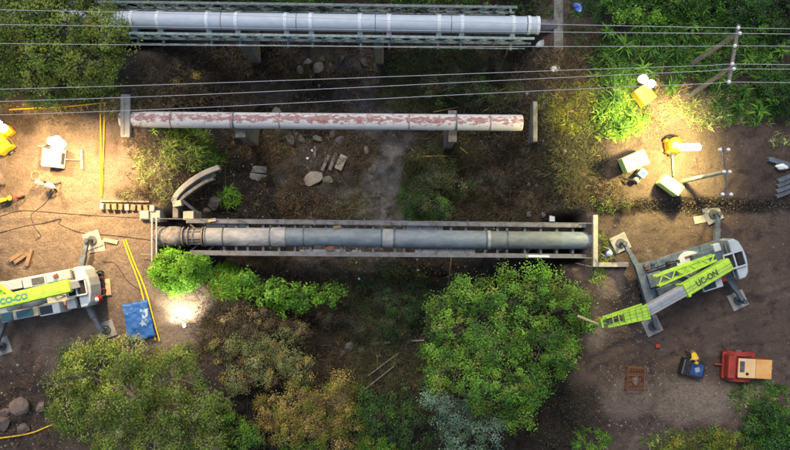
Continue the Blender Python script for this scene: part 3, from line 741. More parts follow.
# ------------------------------------------------------------------ cranes
def text_mesh(txt, size, mat, extrude=0.006):
    c = bpy.data.curves.new('lettering', 'FONT'); c.body = txt; c.size = size; c.extrude = extrude; c.offset = .014; c.align_x = 'CENTER'; c.align_y = 'CENTER'
    o = bpy.data.objects.new('lettering_source', c); col.objects.link(o)
    me = bpy.data.meshes.new_from_object(o.evaluated_get(bpy.context.evaluated_depsgraph_get()))
    bpy.data.objects.remove(o); me.materials.clear(); me.materials.append(mat); me.name = 'lettering'
    return me
def rim_wheel(parent, c, r, w, ax=(0, 1, 0)):
    a = Vector(ax).normalized(); c = Vector(c)
    wh = MB().tube([c - a * w / 2, c - a * w * .42, c + a * w * .42, c + a * w / 2], [r * .92, r, r, r * .92], 20).build('wheel', M_black, parent, smooth=True, world=False)
    MB().tube([c - a * (w / 2 + .01), c + a * (w / 2 + .01)], r * .5, 14).build('rim', M_cgrey, wh, smooth=True, world=False)
    return wh
def boom_frame(a, b):
    a = Vector(a); b = Vector(b); dx = (b - a).normalized(); dy = Z.cross(dx).normalized(); dz = dx.cross(dy)
    return dx, dy, dz
def crane(label, C, ang, feet, boom, jib, txt, deck, body, wide_panels, text_mat, text_flip=0.0):
    base = W(*C, 0); gz = hz(base.x, base.y)
    t = thing('mobile_crane', label, 'crane', (base.x, base.y, gz), ang)
    A = t.matrix_basis; Ai = A.inverted()
    L = dict(parent=t, world=False)
    # chassis and deck
    MB().box((-.5, 0, .82), (6.0, 2.2, .5)).build('chassis', M_cdark, bevel=.03, **L)
    x0 = -3.5
    for k, (xa, xb) in enumerate(((-3.5, -2.15), (-2.13, -.4), (-.38, .8), (.82, 1.68))):
        for s_ in (-1, 1):
            MB().box(((xa + xb) / 2, s_ * .98, 1.13 + .01 * (k % 2)), (xb - xa, .62, .1)).build('deck_panel', deck, bevel=.015, **L)
        MB().box(((xa + xb) / 2, 0, 1.12), (xb - xa, 1.3, .08)).build('deck_panel', deck, bevel=.015, **L)
    for s_ in (-1, 1):
        MB().box((-.7, s_ * 1.27, .95), (4.7, .06, .34)).build('side_skirt', body, **L)
        for xx in (-2.4, -1.2, .3, 1.3): rim_wheel(t, (xx, s_ * 1.0, .5), .5, .36)
    # transverse outrigger boxes
    for xx in (-3.3, 1.95):
        MB().box((xx, 0, .98), (.5, 2.66, .46)).build('outrigger_box', M_cdark if deck is M_cdeck else body, bevel=.02, **L)
    for (fx, fy), rx in zip(feet, (-3.3, -3.3, 1.95, 1.95)):
        f = Ai @ G(fx, fy); s_ = 1 if f.y > 0 else -1
        root = Vector((rx, s_ * .9, .98)); tip = Vector((f.x, f.y, .95))
        u = (tip - root).normalized()
        beam = MB().bar(root, root.lerp(tip, .55), .34, .36).bar(root.lerp(tip, .5), tip + u * .12, .25, .27).build('outrigger', M_cdark, bevel=.015, **L)
        MB().tube([(f.x, f.y, .2), (f.x, f.y, 1.12)], .1, 12).tube([(f.x, f.y, .95), (f.x, f.y, 1.25)], .15, 12).build('jack', M_steeld, parent=beam, smooth=True, world=False)
        MB().tube([(f.x, f.y, .16), (f.x, f.y, .26)], .3, 16).build('jack_foot', M_steeld, parent=beam, smooth=True, world=False)
        gl = f.z
        MB().box((f.x, f.y, .05), (1.12, 1.12, .2), .15).build('float_pad', M_conc, parent=beam, bevel=.02, world=False)
    # turntable and upper body
    MB().tube([(-.1, .35, 1.16), (-.1, .35, 1.34)], .88, 32).build('turntable', M_cwhite, smooth=True, **L)
    MB().box((.95, 0, 1.65), (2.0, 1.9, .6)).build('upper_frame', body, bevel=.03, **L)
    # panels left and right of the boom
    for (cx, cy, sx, sy, zz, mt) in wide_panels:
        MB().box((cx, cy, zz - .2), (sx, sy, .4)).build('equipment_box', mt, bevel=.03, **L)
    # rounded tail
    tail = [(2.2, -1.3), (2.6, -1.3), (2.85, -1.05), (3.0, -.5), (3.05, 0), (3.0, .5), (2.85, 1.05), (2.6, 1.3), (2.2, 1.3), (2.2, 0)]
    MB().prism(tail, .75, 2.42, .07).build('counterweight', M_cwhite, bevel=.02, **L)
    MB().box((1.98, 0, 2.2), (.07, 2.2, .3)).build('tail_rail', M_steel, **L)
    # winch bay with two dark drums in a frame
    fr = MB()
    for yy in (-.48, .48): fr.box((2.2, yy, 2.56), (1.3, .1, .16))
    for xx in (1.57, 2.2, 2.83): fr.box((xx, 0, 2.56), (.09, .88, .12))
    fr.build('winch_frame', M_cwhite, bevel=.01, **L)
    for xx in (1.88, 2.52):
        MB().box((xx, 0, 2.44), (.53, .86, .06)).build('winch_well', M_black, **L)
        w = MB().tube([(xx, -.36, 2.4), (xx, -.33, 2.4), (xx, -.32, 2.4), (xx, .32, 2.4), (xx, .33, 2.4), (xx, .36, 2.4)], [.24, .24, .18, .18, .24, .24], 16).build('winch_drum', M_black, smooth=True, **L)
    # operator's cab beside the boom
    cb = MB().box((.35, -1.0, 1.95), (1.45, .78, 1.5), taper=.9).build('operator_cab', M_cwhite, bevel=.05, **L)
    MB().box((.15, -1.0, 2.71), (.8, .52, .03)).build('roof_window', M_glass, parent=cb, world=False)
    MB().box((-.36, -1.0, 2.1), (.05, .6, .9)).build('windscreen', M_glass, parent=cb, world=False)
    MB().box((.35, -1.38, 2.15), (1.0, .05, .7)).build('side_window', M_glass, parent=cb, world=False)
    MB().box((1.35, -.95, 1.75), (.5, .52, .5)).build('red_box', M_red, bevel=.02, **L)
    # boom
    (b0, b1, b2, b3), zs = boom[0], boom[1]
    p0, p1, p2, p3 = [W(*q, z) for q, z in zip((b0, b1, b2, b3), zs)]
    def section(a, b, w, h, mat, nm, bev=.05):
        return MB().bar(a, b, w, h).build(nm, mat, t, bevel=bev)
    base_s = section(p0, p1, .76, .76, M_lime, 'boom_base_section')
    dx, dy, dz = boom_frame(p0, p1)
    # collar at the mouth of the base section, and stiffening ribs
    MB().bar(p1 - dx * .12, p1 + dx * .06, .9, .88).build('boom_collar', M_lime, t, bevel=.02)
    for s_ in (-1, 1):
        MB().bar(p0 + dy * s_ * .4 + dz * .2, p1 + dy * s_ * .4 + dz * .2, .04, .08).build('side_rib', M_limed, t)
    section(p1, p2, .66, .6, M_boomg, 'telescopic_section')
    MB().bar(p1 + dz * .31, p2 + dz * .31, .36, .02).build('wear_strip', M_cgrey, t)
    # boom head built as an open lime frame with sheaves
    dx2, dy2, dz2 = boom_frame(p2, p3)
    hd = MB()
    Lh = (p3 - p2).length
    for s_ in (-1, 1):
        for v_ in (-1, 1):
            hd.bar(p2 + dy2 * s_ * .4 + dz2 * v_ * .34, p3 + dy2 * s_ * .27 + dz2 * v_ * .26, .1, .1)
    hd.bar(p2 + dz2 * .1, p2 + dx2 * Lh * .55 + dz2 * .05, .62, .45)
    hd.build('boom_head', M_lime, t)
    for k in range(7):
        q = p2.lerp(p3, k / 7 + .02); w = .46 - .13 * k / 7
        MB().bar(q + dy2 * -w + dz2 * .38, q + dy2 * w + dz2 * .38, .06, .06, up=dz2).build('head_rib', M_limed, t)
    for k in range(3):
        q = p3 + dx2 * (.05 - .35 * (k == 1)) + dy2 * (-.12 + .12 * k)
        MB().tube([q - dy2 * .035, q + dy2 * .035], .24, 18).build('sheave', M_steeld, t, smooth=True)
    MB().bar(p3 - dx2 * .15, p3 + dx2 * .28, .5, .08).bar(p3 + dx2 * .25 - dy2 * .25, p3 + dx2 * .25 + dy2 * .25, .12, .45).build('head_plate', M_limed, t)
    # hoist ropes along the boom, hoses and a hook block
    for s_ in (-.1, .1):
        MB().tube([A @ Vector((1.9, s_, 2.6)), p0 + dz * .5 + dy * s_, p1 + dz * .52 + dy * s_, p2 + dz2 * .5 + dy2 * s_, p3 + dz2 * .3 + dy2 * s_], .011, 5).build('hoist_rope', M_steel, t)
    for k in range(4):
        yy = -.35 + k * .22
        MB().tube([A @ Vector((1.2 - .2 * k, yy, 1.95)), A @ Vector((.7 - .25 * k, yy + .15, 2.1)), A @ Vector((-.1 - .3 * k, yy + .2, 1.5)), A @ Vector((-.9 - .25 * k, yy + .3, 1.22))], .03, 6).build('hydraulic_hose', M_black, t, smooth=True)
    hb = p3 + dx2 * .05 - Z * 1.0
    MB().box(hb, (.16, .32, .42)).tube([hb - Z * .2, hb - Z * .35, hb - Z * .45 + dx2 * .08, hb - Z * .36 + dx2 * .15], .03, 6).build('hook_block', M_yellow, t)
    MB().tube([p3 - dz2 * .1, hb + Z * .2], .015, 5).build('hoist_rope', M_cable, t)
    # fittings, hoses and grab rails on the deck
    rf = random.Random(len(label))
    for k in range(16):
        s_ = 1 if k % 2 else -1; xx = rf.uniform(-3.1, 1.5)
        MB().box((xx, s_ * rf.uniform(.75, 1.15), 1.18 + rf.uniform(.03, .12)), (rf.uniform(.1, .42), rf.uniform(.08, .26), rf.uniform(.12, .3)), rf.choice([0, 0, .3])).build('deck_fitting', rf.choice([M_steeld, M_cgrey, M_black, M_cdark, M_steel, M_rust]), bevel=.01, **L)
    for s_ in (-1, 1):
        MB().tube([(-3.0, s_ * 1.24, 1.15), (-3.0, s_ * 1.24, 1.55), (-1.4, s_ * 1.24, 1.55), (-1.4, s_ * 1.24, 1.15)], .02, 6).build('grab_rail', M_steel, **L)
    for k in range(3):
        y_ = .55 + .12 * k; MB().tube([(-2.9, y_, 1.2), (-2.0, y_ + rf.uniform(-.1, .1), 1.21), (-1.1, y_ + rf.uniform(-.15, .1), 1.21), (-.5, y_ - .2, 1.25)], .025, 5).build('hydraulic_hose', M_black, smooth=True, **L)
    for k in range(5):
        q = p0.lerp(p1, .12 + .19 * k); MB().bar(q - dy * .39 + dz * .385, q + dy * .39 + dz * .385, .03, .015, up=dz).build('weld_band', M_limed, t)
    # lift cylinder below the boom
    MB().tube([A @ Vector((.2, 0, 1.5)), p0.lerp(p1, .8) - dz * .42], .14, 12).build('lift_cylinder', M_steel, t, smooth=True)
    MB().bar(p0 - dx * .25 - dz * .55, p0 + dx * .2, .5, .5).build('boom_foot', M_cgrey, t, bevel=.03)
    # folded lattice jib beside the base section
    if jib:
        j0, j1 = W(*jib[0], jib[2]), W(*jib[1], jib[3])
        ex, ey, ez = boom_frame(j0, j1); Lj = (j1 - j0).length
        jr = MB()
        for a_, c_ in ((-.34, -.2), (.34, -.2), (-.32, .22), (.32, .22)):
            jr.bar(j0 + ey * a_ * .55 + ez * c_, j1 + ey * a_ + ez * c_, .11, .1)
        jo = jr.build('lattice_jib', M_lime, t)
        n = 9
        for k in range(n):
            qa = j0.lerp(j1, k / n); qb = j0.lerp(j1, (k + 1) / n); s_ = 1 if k % 2 else -1
            MB().bar(qa + ey * .24 * s_ + ez * .22, qb - ey * .26 * s_ + ez * .22, .07, .07).build('lacing', M_lime, jo)
            MB().bar(qa + ey * .22 * s_ + ez * .22, qb + ey * .24 * s_ - ez * .2, .05, .05).build('lacing', M_limed, jo)
        MB().bar(j0.lerp(j1, .1), j0.lerp(j1, .62), .36, .3).build('jib_plate', M_lime, jo)
    # lettering on top of the base section
    me = text_mesh(txt, .5, text_mat)
    cpos = p0.lerp(p1, boom[2]) + dz * .392
    rot = Matrix((dx, dy, dz)).transposed().to_4x4() @ Matrix.Rotation(text_flip, 4, 'Z')
    o = link('lettering', me, t); o.matrix_basis = Matrix.Translation(cpos) @ rot
    return t
M_teal = pmat('teal_lettering', (0.05, 0.3, 0.3), None, rough=.5)
M_ink = pmat('dark_lettering', (0.04, 0.08, 0.02), None, rough=.5)
cr = crane('lime boomed mobile crane with blue-grey deck and four outriggers on the right bank', (686, 268), R(17),
      [(620, 243), (652, 326), (712, 214), (737, 300)],
      (((728, 264), (683, 290.5), (646, 311), (605, 322)), (2.95, 3.7, 4.4, 5.0), .55), ((714, 257.5), (656, 281), 2.9, 2.9), 'UC-ON', M_cdeck, M_cdeck,
      [(-1.9, -.75, 1.7, .55, 1.6, M_cdeck), (-2.6, .1, .9, .9, 1.45, M_cdark), (1.6, 1.0, .45, .5, 2.0, M_cwhite)], M_ink, math.pi)
cl = crane('lime boomed mobile crane with pale grey body at the left edge', (60, 291), R(10.8),
      [(-14, 250), (3, 346), (93, 240), (107, 329.5)],
      (((71, 285.5), (-12, 305), (-60, 316), (-100, 326)), (2.95, 3.4, 3.7, 4.0), .66), ((14, 299), (-40, 268), 3.3, 3.6), 'CO-CO', M_cgrey, M_cwhite,  # lighter deck material paints in the brighter light on this crane
      [(-.6, .92, 1.5, .66, 2.0, M_cwhite), (-2.2, .95, 1.5, .6, 1.9, M_cwhite), (.75, .95, 1.0, .6, 2.1, M_cwhite), (1.6, .95, .6, .6, 2.3, M_cgrey), (-1.6, -.98, 1.6, .6, 1.9, M_cgrey), (1.6, -.95, .6, .6, 2.3, M_cgrey)], M_teal, math.pi)
# extra parts of the left crane that show
Ll = dict(parent=cl, world=False)
MB().box((-1.6, -.98, 1.915), (1.1, .44, .03)).build('blue_panel', M_blueglass, **Ll)
MB().box((-2.85, -.98, 1.5), (.8, .55, .5)).build('equipment_box', M_blueglass, bevel=.02, **Ll)
MB().box((-.35, .92, 2.015), (.8, .42, .03)).build('roof_panel', M_steeld, **Ll)
MB().box((.9, 1.0, 2.15), (.3, .22, .16), .3).build('orange_reflector', M_rust, **Ll)

def pad(px, py, sx, sy, rz, mat, label, nm='timber_mat', cat='mat', h=.12, dz=0.0):
    g = G(px, py); o = MB().box((0, 0, 0), (sx, sy, h)).build(nm, mat, None, bevel=.02, loc=(g.x, g.y, g.z + h / 2 - .02 + dz)); o.rotation_euler.z = rz
    return tag(o, label, cat)
pad(97, 246.5, 1.1, .75, .15, M_conc, 'pale mat beside the upper outrigger pad of the left crane')
pad(111, 241, .95, .26, -.22, M_woodp, 'short pale plank lying beside the upper outrigger of the left crane', 'plank', 'plank')
pad(108.5, 287, .35, 1.1, .1, M_woodp, 'tan board standing behind the tail of the left crane', 'board', 'board')
pad(699.5, 219.5, .8, .5, .2, M_conc, 'pale mat beside the top outrigger of the right crane')
for k, (px, py, rz, ln, lb) in enumerate(((17, 256.5, R(32), 1.0, 'leftmost of three short timbers lying above the left crane'), (22, 258, R(34), 1.05, 'middle of three short timbers lying above the left crane'), (30, 257.5, R(73), 1.15, 'rightmost of three short timbers lying above the left crane'))):
    g = G(px, py); o = MB().box((0, 0, 0), (ln, .26, .24)).build('timber_offcut', M_wood, None, bevel=.02, loc=(g.x, g.y, g.z + .11)); o.rotation_euler.z = rz
    tag(o, lb, 'timber', 'timbers above the left crane')

# ------------------------------------------------------------------ light towers and generators
def lamp_light(parent, loc, target, energy, size=.25, angle=150, color=(1.0, .83, .5)):
    l = bpy.data.lights.new('lamp_light', 'SPOT'); l.energy = energy; l.spot_size = R(angle); l.spot_blend = .6; l.shadow_soft_size = size; l.color = color
    o = bpy.data.objects.new('lamp_light', l); col.objects.link(o)
    dvec = Vector(loc) - Vector(target)
    M = Matrix.Translation(Vector(loc)) @ dvec.to_track_quat('Z', 'Y').to_matrix().to_4x4()
    o.parent = parent; o.matrix_parent_inverse = parent.matrix_basis.inverted(); o.matrix_basis = M
    return o
def lamp_head(parent, loc, target, w=.5, h=.34):
    w *= 1.15; h *= 1.15
    loc = Vector(loc); f = (Vector(target) - loc).normalized()
    M = (-f).to_track_quat('Z', 'Y').to_matrix()
    hd = MB().box(loc - f * .03, (w * .7, h * .7, .1), rot=M).build('lamp_housing', M_steel, parent)
    q = [(-.02, .5), (.06, .56), (.16, .5), (.22, .36), (.25, .1)]
    MB().tube([loc + f * (a - .06) for a, r_ in q], [r_ * w for a, r_ in q], 14).build('lamp_lens', M_lamp, hd, smooth=True)
    return hd
def gen_box(t, sx, sy, sz, mat, z0=.3, split=True, vent=True, mat2=None):
    L = dict(parent=t, world=False)
    b = MB().box((0, 0, z0 + sz / 2), (sx, sy, sz)).build('body', mat, bevel=.04, **L)
    if split:
        for s_ in (-1, 1): MB().box((s_ * sx * .255, 0, z0 + sz + .03), (sx * .48, sy * .98, .06)).build('roof_panel', (mat2 or mat) if s_ > 0 else mat, bevel=.02, **L)
    if vent:
        v = MB().box((-sx * .25, -sy * .25, z0 + sz + .075), (sx * .24, sy * .2, .03)).build('vent', M_steeld, **L)
        MB().box((-sx * .25, -sy * .25, z0 + sz + .094), (sx * .14, sy * .1, .02)).build('vent_cap', mat, v, world=False)
    MB().box((0, 0, z0 - .08), (sx * .92, sy * .8, .14)).build('base_frame', M_steeld, **L)
    MB().box((sx * .505, 0, z0 + sz * .5), (.02, sy * .6, sz * .5)).build('side_grille', M_steeld, **L)
    return b
# yellow tower under the wires (upper right)
g = G(639, 97.5)
t = thing('light_tower', 'lemon yellow light tower with two lit lamps below the wires, upper right', 'light tower', g, R(-52))
gen_box(t, 1.15, .95, .95, M_yellowl, .34)
for xx in (-.35, .35):
    for s_ in (-1, 1): rim_wheel(t, (xx, s_ * .45, .2), .2, .12)
m0 = t.matrix_basis @ Vector((-.6, 0, 1.0)); mt_ = W(645, 83, 4.2)
MB().tube([m0, Vector((m0.x, m0.y, 2.6))], .06, 8).tube([Vector((m0.x, m0.y, 2.5)), mt_], .045, 8).build('mast', M_steel, t, smooth=True)
for px, py in ((643, 79), (650.5, 83.8)):
    l = W(px, py, 4.15); tg = W(px + 2, py + 52, 0.6)
    lamp_head(t, l, tg, .46, .4)
    MB().bar(mt_, l, .05, .05).build('lamp_arm', M_steel, t)
lamp_light(t, W(647, 84.5, 4.0), W(643, 125, .7), 800, .25, 150, (1.0, .86, .45))
for px, py in ((628.5, 85.5), (650, 108)):
    MB().bar(t.matrix_basis @ Vector((0, 0, .45)), G(px, py, .04), .07, .07).build('stabiliser', M_steeld, t)
# orange tower with a row of lit lamps
g = G(669.5, 146.5)
t = thing('light_tower', 'orange light tower with a bright row of lit lamps on its right', 'light tower', g, R(8))
oct_ = [(.52 * math.cos(a) * (1 if k % 2 else .9), .5 * math.sin(a)) for k, a in enumerate(np.linspace(0, 2 * math.pi, 12, endpoint=False))]
MB().prism(oct_, .3, 1.3, .15).build('body', M_orange, parent=t, world=False, bevel=.03)
for k in range(4):
    a = R(45 + 90 * k); MB().box((.52 * math.cos(a), .5 * math.sin(a), .55), (.24, .22, .5), a).build('corner_fender', M_orange, parent=t, world=False, bevel=.04)
for s_ in (-1, 1): rim_wheel(t, (0, s_ * .55, .28), .28, .16)
MB().box((-.1, 0, 1.325), (.3, .3, .05)).build('vent', M_steeld, parent=t, world=False)
MB().bar(t.matrix_basis @ Vector((0, -.4, .3)), G(672, 176, .25), .08, .08).build('drawbar', M_steel, t)
m0 = t.matrix_basis @ Vector((.2, 0, 1.2)); mt_ = W(686, 147, 5.6)
MB().tube([m0, Vector((m0.x, m0.y, 2.7)), mt_], .06, 8).build('mast', M_steel, t, smooth=True)
MB().bar(W(681, 147, 5.6), W(701, 147, 5.6), .07, .07).build('lamp_bar', M_steel, t)
for px in (682.5, 687.5, 692.5, 697.5):
    l = W(px, 147, 5.45); tg = W(px - 45, 172, .8); lamp_head(t, l, tg, .36, .36)
lamp_light(t, W(689, 147, 5.2), W(642, 168, .8), 8800, .3, 140, (1.0, .82, .3))
# white tower on the left dirt yard
g = G(59.5, 159)
t = thing('light_tower', 'white light tower with glaring lamp on the left dirt yard', 'light tower', g, R(-6))
gen_box(t, 1.15, 1.25, .9, M_white, .34, True, False)
for xx in (-.3, .3): MB().box((xx, .15, 1.33), (.22, .22, .06)).build('hatch', M_white, parent=t, world=False, bevel=.02)
for s_ in (-1, 1): rim_wheel(t, (0, s_ * .62, .28), .28, .16)
dr = MB().bar(t.matrix_basis @ Vector((.5, 0, .34)), G(82, 160.5, .25), .08, .08).build('drawbar', M_steel, t)
MB().bar(G(82, 150, .12), G(83, 169, .12), .16, .12).build('tow_beam', M_woodp, t)
m0 = t.matrix_basis @ Vector((-.1, .55, 1.0)); mt_ = W(56, 145, 6.4)
MB().tube([m0, Vector((m0.x, m0.y, 2.8)), mt_], .06, 8).build('mast', M_steel, t, smooth=True)
for px, py in ((51.5, 141), (56, 144.5), (57, 140), (61.5, 144)):
    l = W(px, py, 6.3); tg = W(px - 3, py + 60, 0); lamp_head(t, l, tg, .4, .36); MB().bar(mt_, l, .05, .05).build('lamp_arm', M_steel, t)
lamp_light(t, W(57, 147, 6.0), W(98, 268, 0), 6800, .3, 158, (1.0, .66, .27))
for px, py in ((40, 165), (50, 172), (68, 149)):
    MB().bar(t.matrix_basis @ Vector((0, 0, .4)), G(px, py, .05), .06, .06).build('stabiliser', M_steel, t)
# yellow machine with lamp at the left edge
g = G(9, 147)
t = thing('light_tower', 'yellow light tower in two boxes cut by the left edge', 'light tower', g, R(38))
gen_box(t, 1.0, .85, .8, M_yellow, .3, True, False)
MB().box((.15, .75, .6), (.95, .55, .6)).build('tool_box', M_yellow, parent=t, world=False, bevel=.04)
MB().box((.85, .6, .55), (.5, .6, .5)).build('engine_cover', M_orange, parent=t, world=False, bevel=.05)
for s_ in (-1, 1): rim_wheel(t, (0, s_ * .45, .25), .25, .14)
mt_ = W(0, 127, 6.0); m0 = t.matrix_basis @ Vector((-.2, .3, 1.0))
MB().tube([m0, Vector((m0.x, m0.y, 2.6)), mt_], .06, 8).build('mast', M_steel, t, smooth=True)
for px, py in ((-2, 124), (3, 128)):
    l = W(px, py, 5.9); lamp_head(t, l, W(18, 185, 0), .4, .36); MB().bar(mt_, l, .05, .05).build('lamp_arm', M_steel, t)
lamp_light(t, W(1, 129, 5.6), W(25, 215, 0), 4200, .3, 148, (1.0, .66, .27))
# twin floodlight on the ground beside the bright bush
g = G(184, 322)
t = thing('floodlight_stand', 'low twin floodlight aimed at the pale ground below the bright bush', 'floodlight', g, 0)
for px, py in ((177.5, 317.5), (189.5, 323)):
    b_ = G(px, py); tp_ = b_ + Vector((0, 0, 1.25)); tg = G(182, 303)
    MB().tube([b_, tp_], .03, 6).build('stand', M_steel, t)
    for k in range(3):
        a = k * 2.1; MB().bar(b_ + Vector((0, 0, .5)), b_ + Vector((.35 * math.cos(a), .35 * math.sin(a), .02)), .03, .03).build('stand_leg', M_steel, t)
    lamp_head(t, tp_, tg, .14, .2)
MB().bar(G(177.5, 317.5, .5), G(189.5, 323, .5), .04, .04).build('tie_bar', M_steel, t)
lamp_light(t, G(181, 318, 1.35), G(180, 301, .2), 700, .12, 135, (1.0, .9, .66))

# lime generators on the right
def gen(label, px, py, rz, sx, sy, sz, mat):
    t = thing('generator', label, 'generator', G(px, py), rz)
    gen_box(t, sx, sy, sz, mat, .3, True, True)
    for xx in (-.35, .35):
        MB().box((xx * sx, 0, .12), (.12, sy * .95, .22)).build('skid', M_steeld, parent=t, world=False)
    MB().tube([(sx * .38, sy * .3, .3 + sz), (sx * .38, sy * .3, .55 + sz)], .04, 8).build('exhaust', M_steeld, parent=t, world=False)
    return t
gen('large pale lime generator box lit by the lamps, nearest the girder bridge', 629.5, 162.5, R(24), 1.55, 1.0, .95, M_limebox)
gen('slimmer pale lime generator box beside the pale pole', 665.5, 186, R(-36), 1.45, .72, .9, M_limebox)
# white pump between them
t = thing('pump', 'small white and black motor pump between the two lime generators', 'pump', G(638, 175.5), R(50))
MB().box((0, 0, .12), (.95, .62, .1)).build('base', M_steeld, parent=t, world=False, bevel=.02)
MB().box((.12, 0, .5), (.52, .5, .62)).build('motor', M_white, parent=t, world=False, bevel=.06)
MB().box((.12, 0, .825), (.26, .28, .04)).build('motor_cap', M_blueglass, parent=t, world=False)
MB().tube([(-.2, 0, .4), (-.45, 0, .4), (-.55, 0, .3)], [.16, .2, .1], 14).build('impeller_housing', M_steel, parent=t, smooth=True, world=False)
MB().tube([(-.4, 0, .5), (-.6, .2, .55), (-.75, .45, .3), (-.8, .8, .08)], .06, 8).build('outlet_hose', M_black, parent=t, smooth=True, world=False)
# red and cream compressor
t = thing('air_compressor', 'cream topped air compressor on a red trailer, lower right', 'compressor', G(736.5, 364), R(-3))
L = dict(parent=t, world=False)
MB().box((-.15, 0, .45), (2.1, 1.75, .3)).build('trailer_frame', M_red, bevel=.03, **L)
body = MB().box((.5, 0, 1.02), (2.2, 1.2, .9)).build('body', M_red, bevel=.06, **L)
M_cream = pmat('sun_bleached_orange_paint', (0.66, 0.4, 0.16), (0.7, 0.5, 0.27), 1.4, .5, lo=.4, hi=.65)
M_creamo = pmat('worn_orange_paint', (.62, .3, .08), (.66, .38, .14), 1.6, .5)
for k, (xa, xb) in enumerate(((-.58, .55), (.57, 1.6))): MB().box(((xa + xb) / 2, 0, 1.5), (xb - xa, 1.24, .06)).build('roof_panel', M_cream if k == 0 else M_creamo, body, bevel=.02, world=False)
MB().box((-.33, .1, 1.545), (.3, .7, .03)).build('air_grille', M_steeld, body, world=False)
MB().tube([(-.0, -.35, 1.5), (-.0, -.35, 1.6)], .09, 12).build('exhaust', M_black, body, world=False)
MB().box((-.86, 0, .92), (.52, 1.5, .8)).build('front_hood', M_red, bevel=.08, **L)
for s_ in (-1, 1):
    fp = [(.9 * math.cos(a) - .1, .62 * math.sin(a)) for a in np.linspace(0, math.pi, 10)]
    vs = []
    for (x, z) in fp: vs += [(x, s_ * .68, z + .42), (x, s_ * .98, z + .42)]
    for (x, z) in fp: vs += [(x * .9 - .01, s_ * .68, z * .9 + .42), (x * .9 - .01, s_ * .98, z * .9 + .42)]
    n = len(fp); fs = []
    for i in range(n - 1): fs += [(2 * i, 2 * i + 1, 2 * i + 3, 2 * i + 2), (2 * n + 2 * i, 2 * n + 2 * i + 2, 2 * n + 2 * i + 3, 2 * n + 2 * i + 1), (2 * i, 2 * i + 2, 2 * n + 2 * i + 2, 2 * n + 2 * i), (2 * i + 1, 2 * n + 2 * i + 1, 2 * n + 2 * i + 3, 2 * i + 3)]
    mm = MB(); mm.add(vs, fs); mm.build('mudguard', M_red, bevel=0, **L)
    rim_wheel(t, (-.1, s_ * .83, .42), .42, .24)
MB().bar((-1.15, 0, .45), (-1.6, 0, .35), .1, .1).build('drawbar', M_red, **L)
MB().box((.2, .6, 1.0), (.8, .03, .5)).build('side_grille', M_steeld, body, world=False)
# black machine with blue top
t = thing('welding_machine', 'black box machine with blue panel on top next to the worker in yellow', 'machine', G(689, 366.5), R(-14))
L = dict(parent=t, world=False)
MB().box((0, 0, .52), (1.5, 1.05, .62)).build('body', M_black, bevel=.04, **L)
MB().box((.2, 0, .85), (.8, .8, .06)).build('top_panel', M_bluec, bevel=.02, **L)
MB().box((.2, 0, .89), (.3, .3, .03), .5).build('gauge_plate', M_cgrey, **L)
MB().box((-.72, 0, .87), (.05, .95, .1)).build('handle', M_steel, **L)
for x in (-.5, .5):
    for y in (-.52, .52): rim_wheel(t, (x, y, .17), .17, .1)
# rusty open frame
t = thing('steel_frame', 'rusty open rectangular steel cage lying on the lower right dirt', 'cage', G(633.5, 378), R(-3))
def cagebar(m, a, b, w=.06): m.bar(a, b, w, w)
hx, hy = .55, .76
for zz, k in ((.06, 'lower_ring'), (.5, 'upper_ring')):
    m = MB()
    for s_ in (-1, 1): cagebar(m, (-hx, s_ * hy, zz), (hx, s_ * hy, zz)); cagebar(m, (s_ * hx, -hy, zz), (s_ * hx, hy, zz))
    m.build(k, M_rust, t, world=False)
for x in (-hx, hx):
    for y in (-hy, 0, hy): MB().bar((x, y, .06), (x, y, .5), .06, .06).build('upright', M_rust, t, world=False)
for i in range(5):
    x = -hx + .22 + i * .17; MB().tube([(x, -hy, .1 + .02 * (i % 2)), (x + .05, hy, .1)], .03, 6).build('rod', M_rust, t, world=False)
for i in range(4):
    y = -.5 + i * .33; MB().tube([(-hx, y, .16), (hx, y + .08, .18)], .03, 6).build('rod', M_rust, t, world=False)
MB().rock((.1, -.1, .12), .28, .4, .1, 5).build('scrap_lump', M_rockb, t, world=False)

# steel sections stacked at the right edge
def beam(px0, py0, px1, py1, w, h, label, mat=M_cdark, dz=0.0):
    a, b = G(px0, py0), G(px1, py1); c = (a + b) / 2; L_ = (b - a).length
    m = MB().box((0, 0, h - .02), (L_, w, .04)).box((0, 0, h / 2), (L_, .04, h - .08)).box((0, 0, .02), (L_, w, .04))
    o = m.build('steel_beam', mat, None, loc=(c.x, c.y, max(a.z, b.z) + dz - .02)); o.rotation_euler.z = math.atan2(b.y - a.y, b.x - a.x)
    return tag(o, label, 'beam')
beam(767, 159, 798, 168.5, .3, .3, 'long dark steel beam above the short beams at the right edge')
for k, w_ in enumerate(('uppermost', 'second from the top', 'third from the top', 'lowest')):
    beam(777 - k * .8, 181 + k * 5.2, 800, 172 + k * 5.2, .26, .24, w_ + ' of the four short steel beams at the right edge', M_steeld if k % 2 else M_cdark)
o = MB().rock((0, 0, 0), .5, .3, .2, 91).build('cloth_heap', M_white, None, loc=G(779, 167, .38)); tag(o, 'crumpled white sheet heap on the steel beams at the right edge', 'cloth')

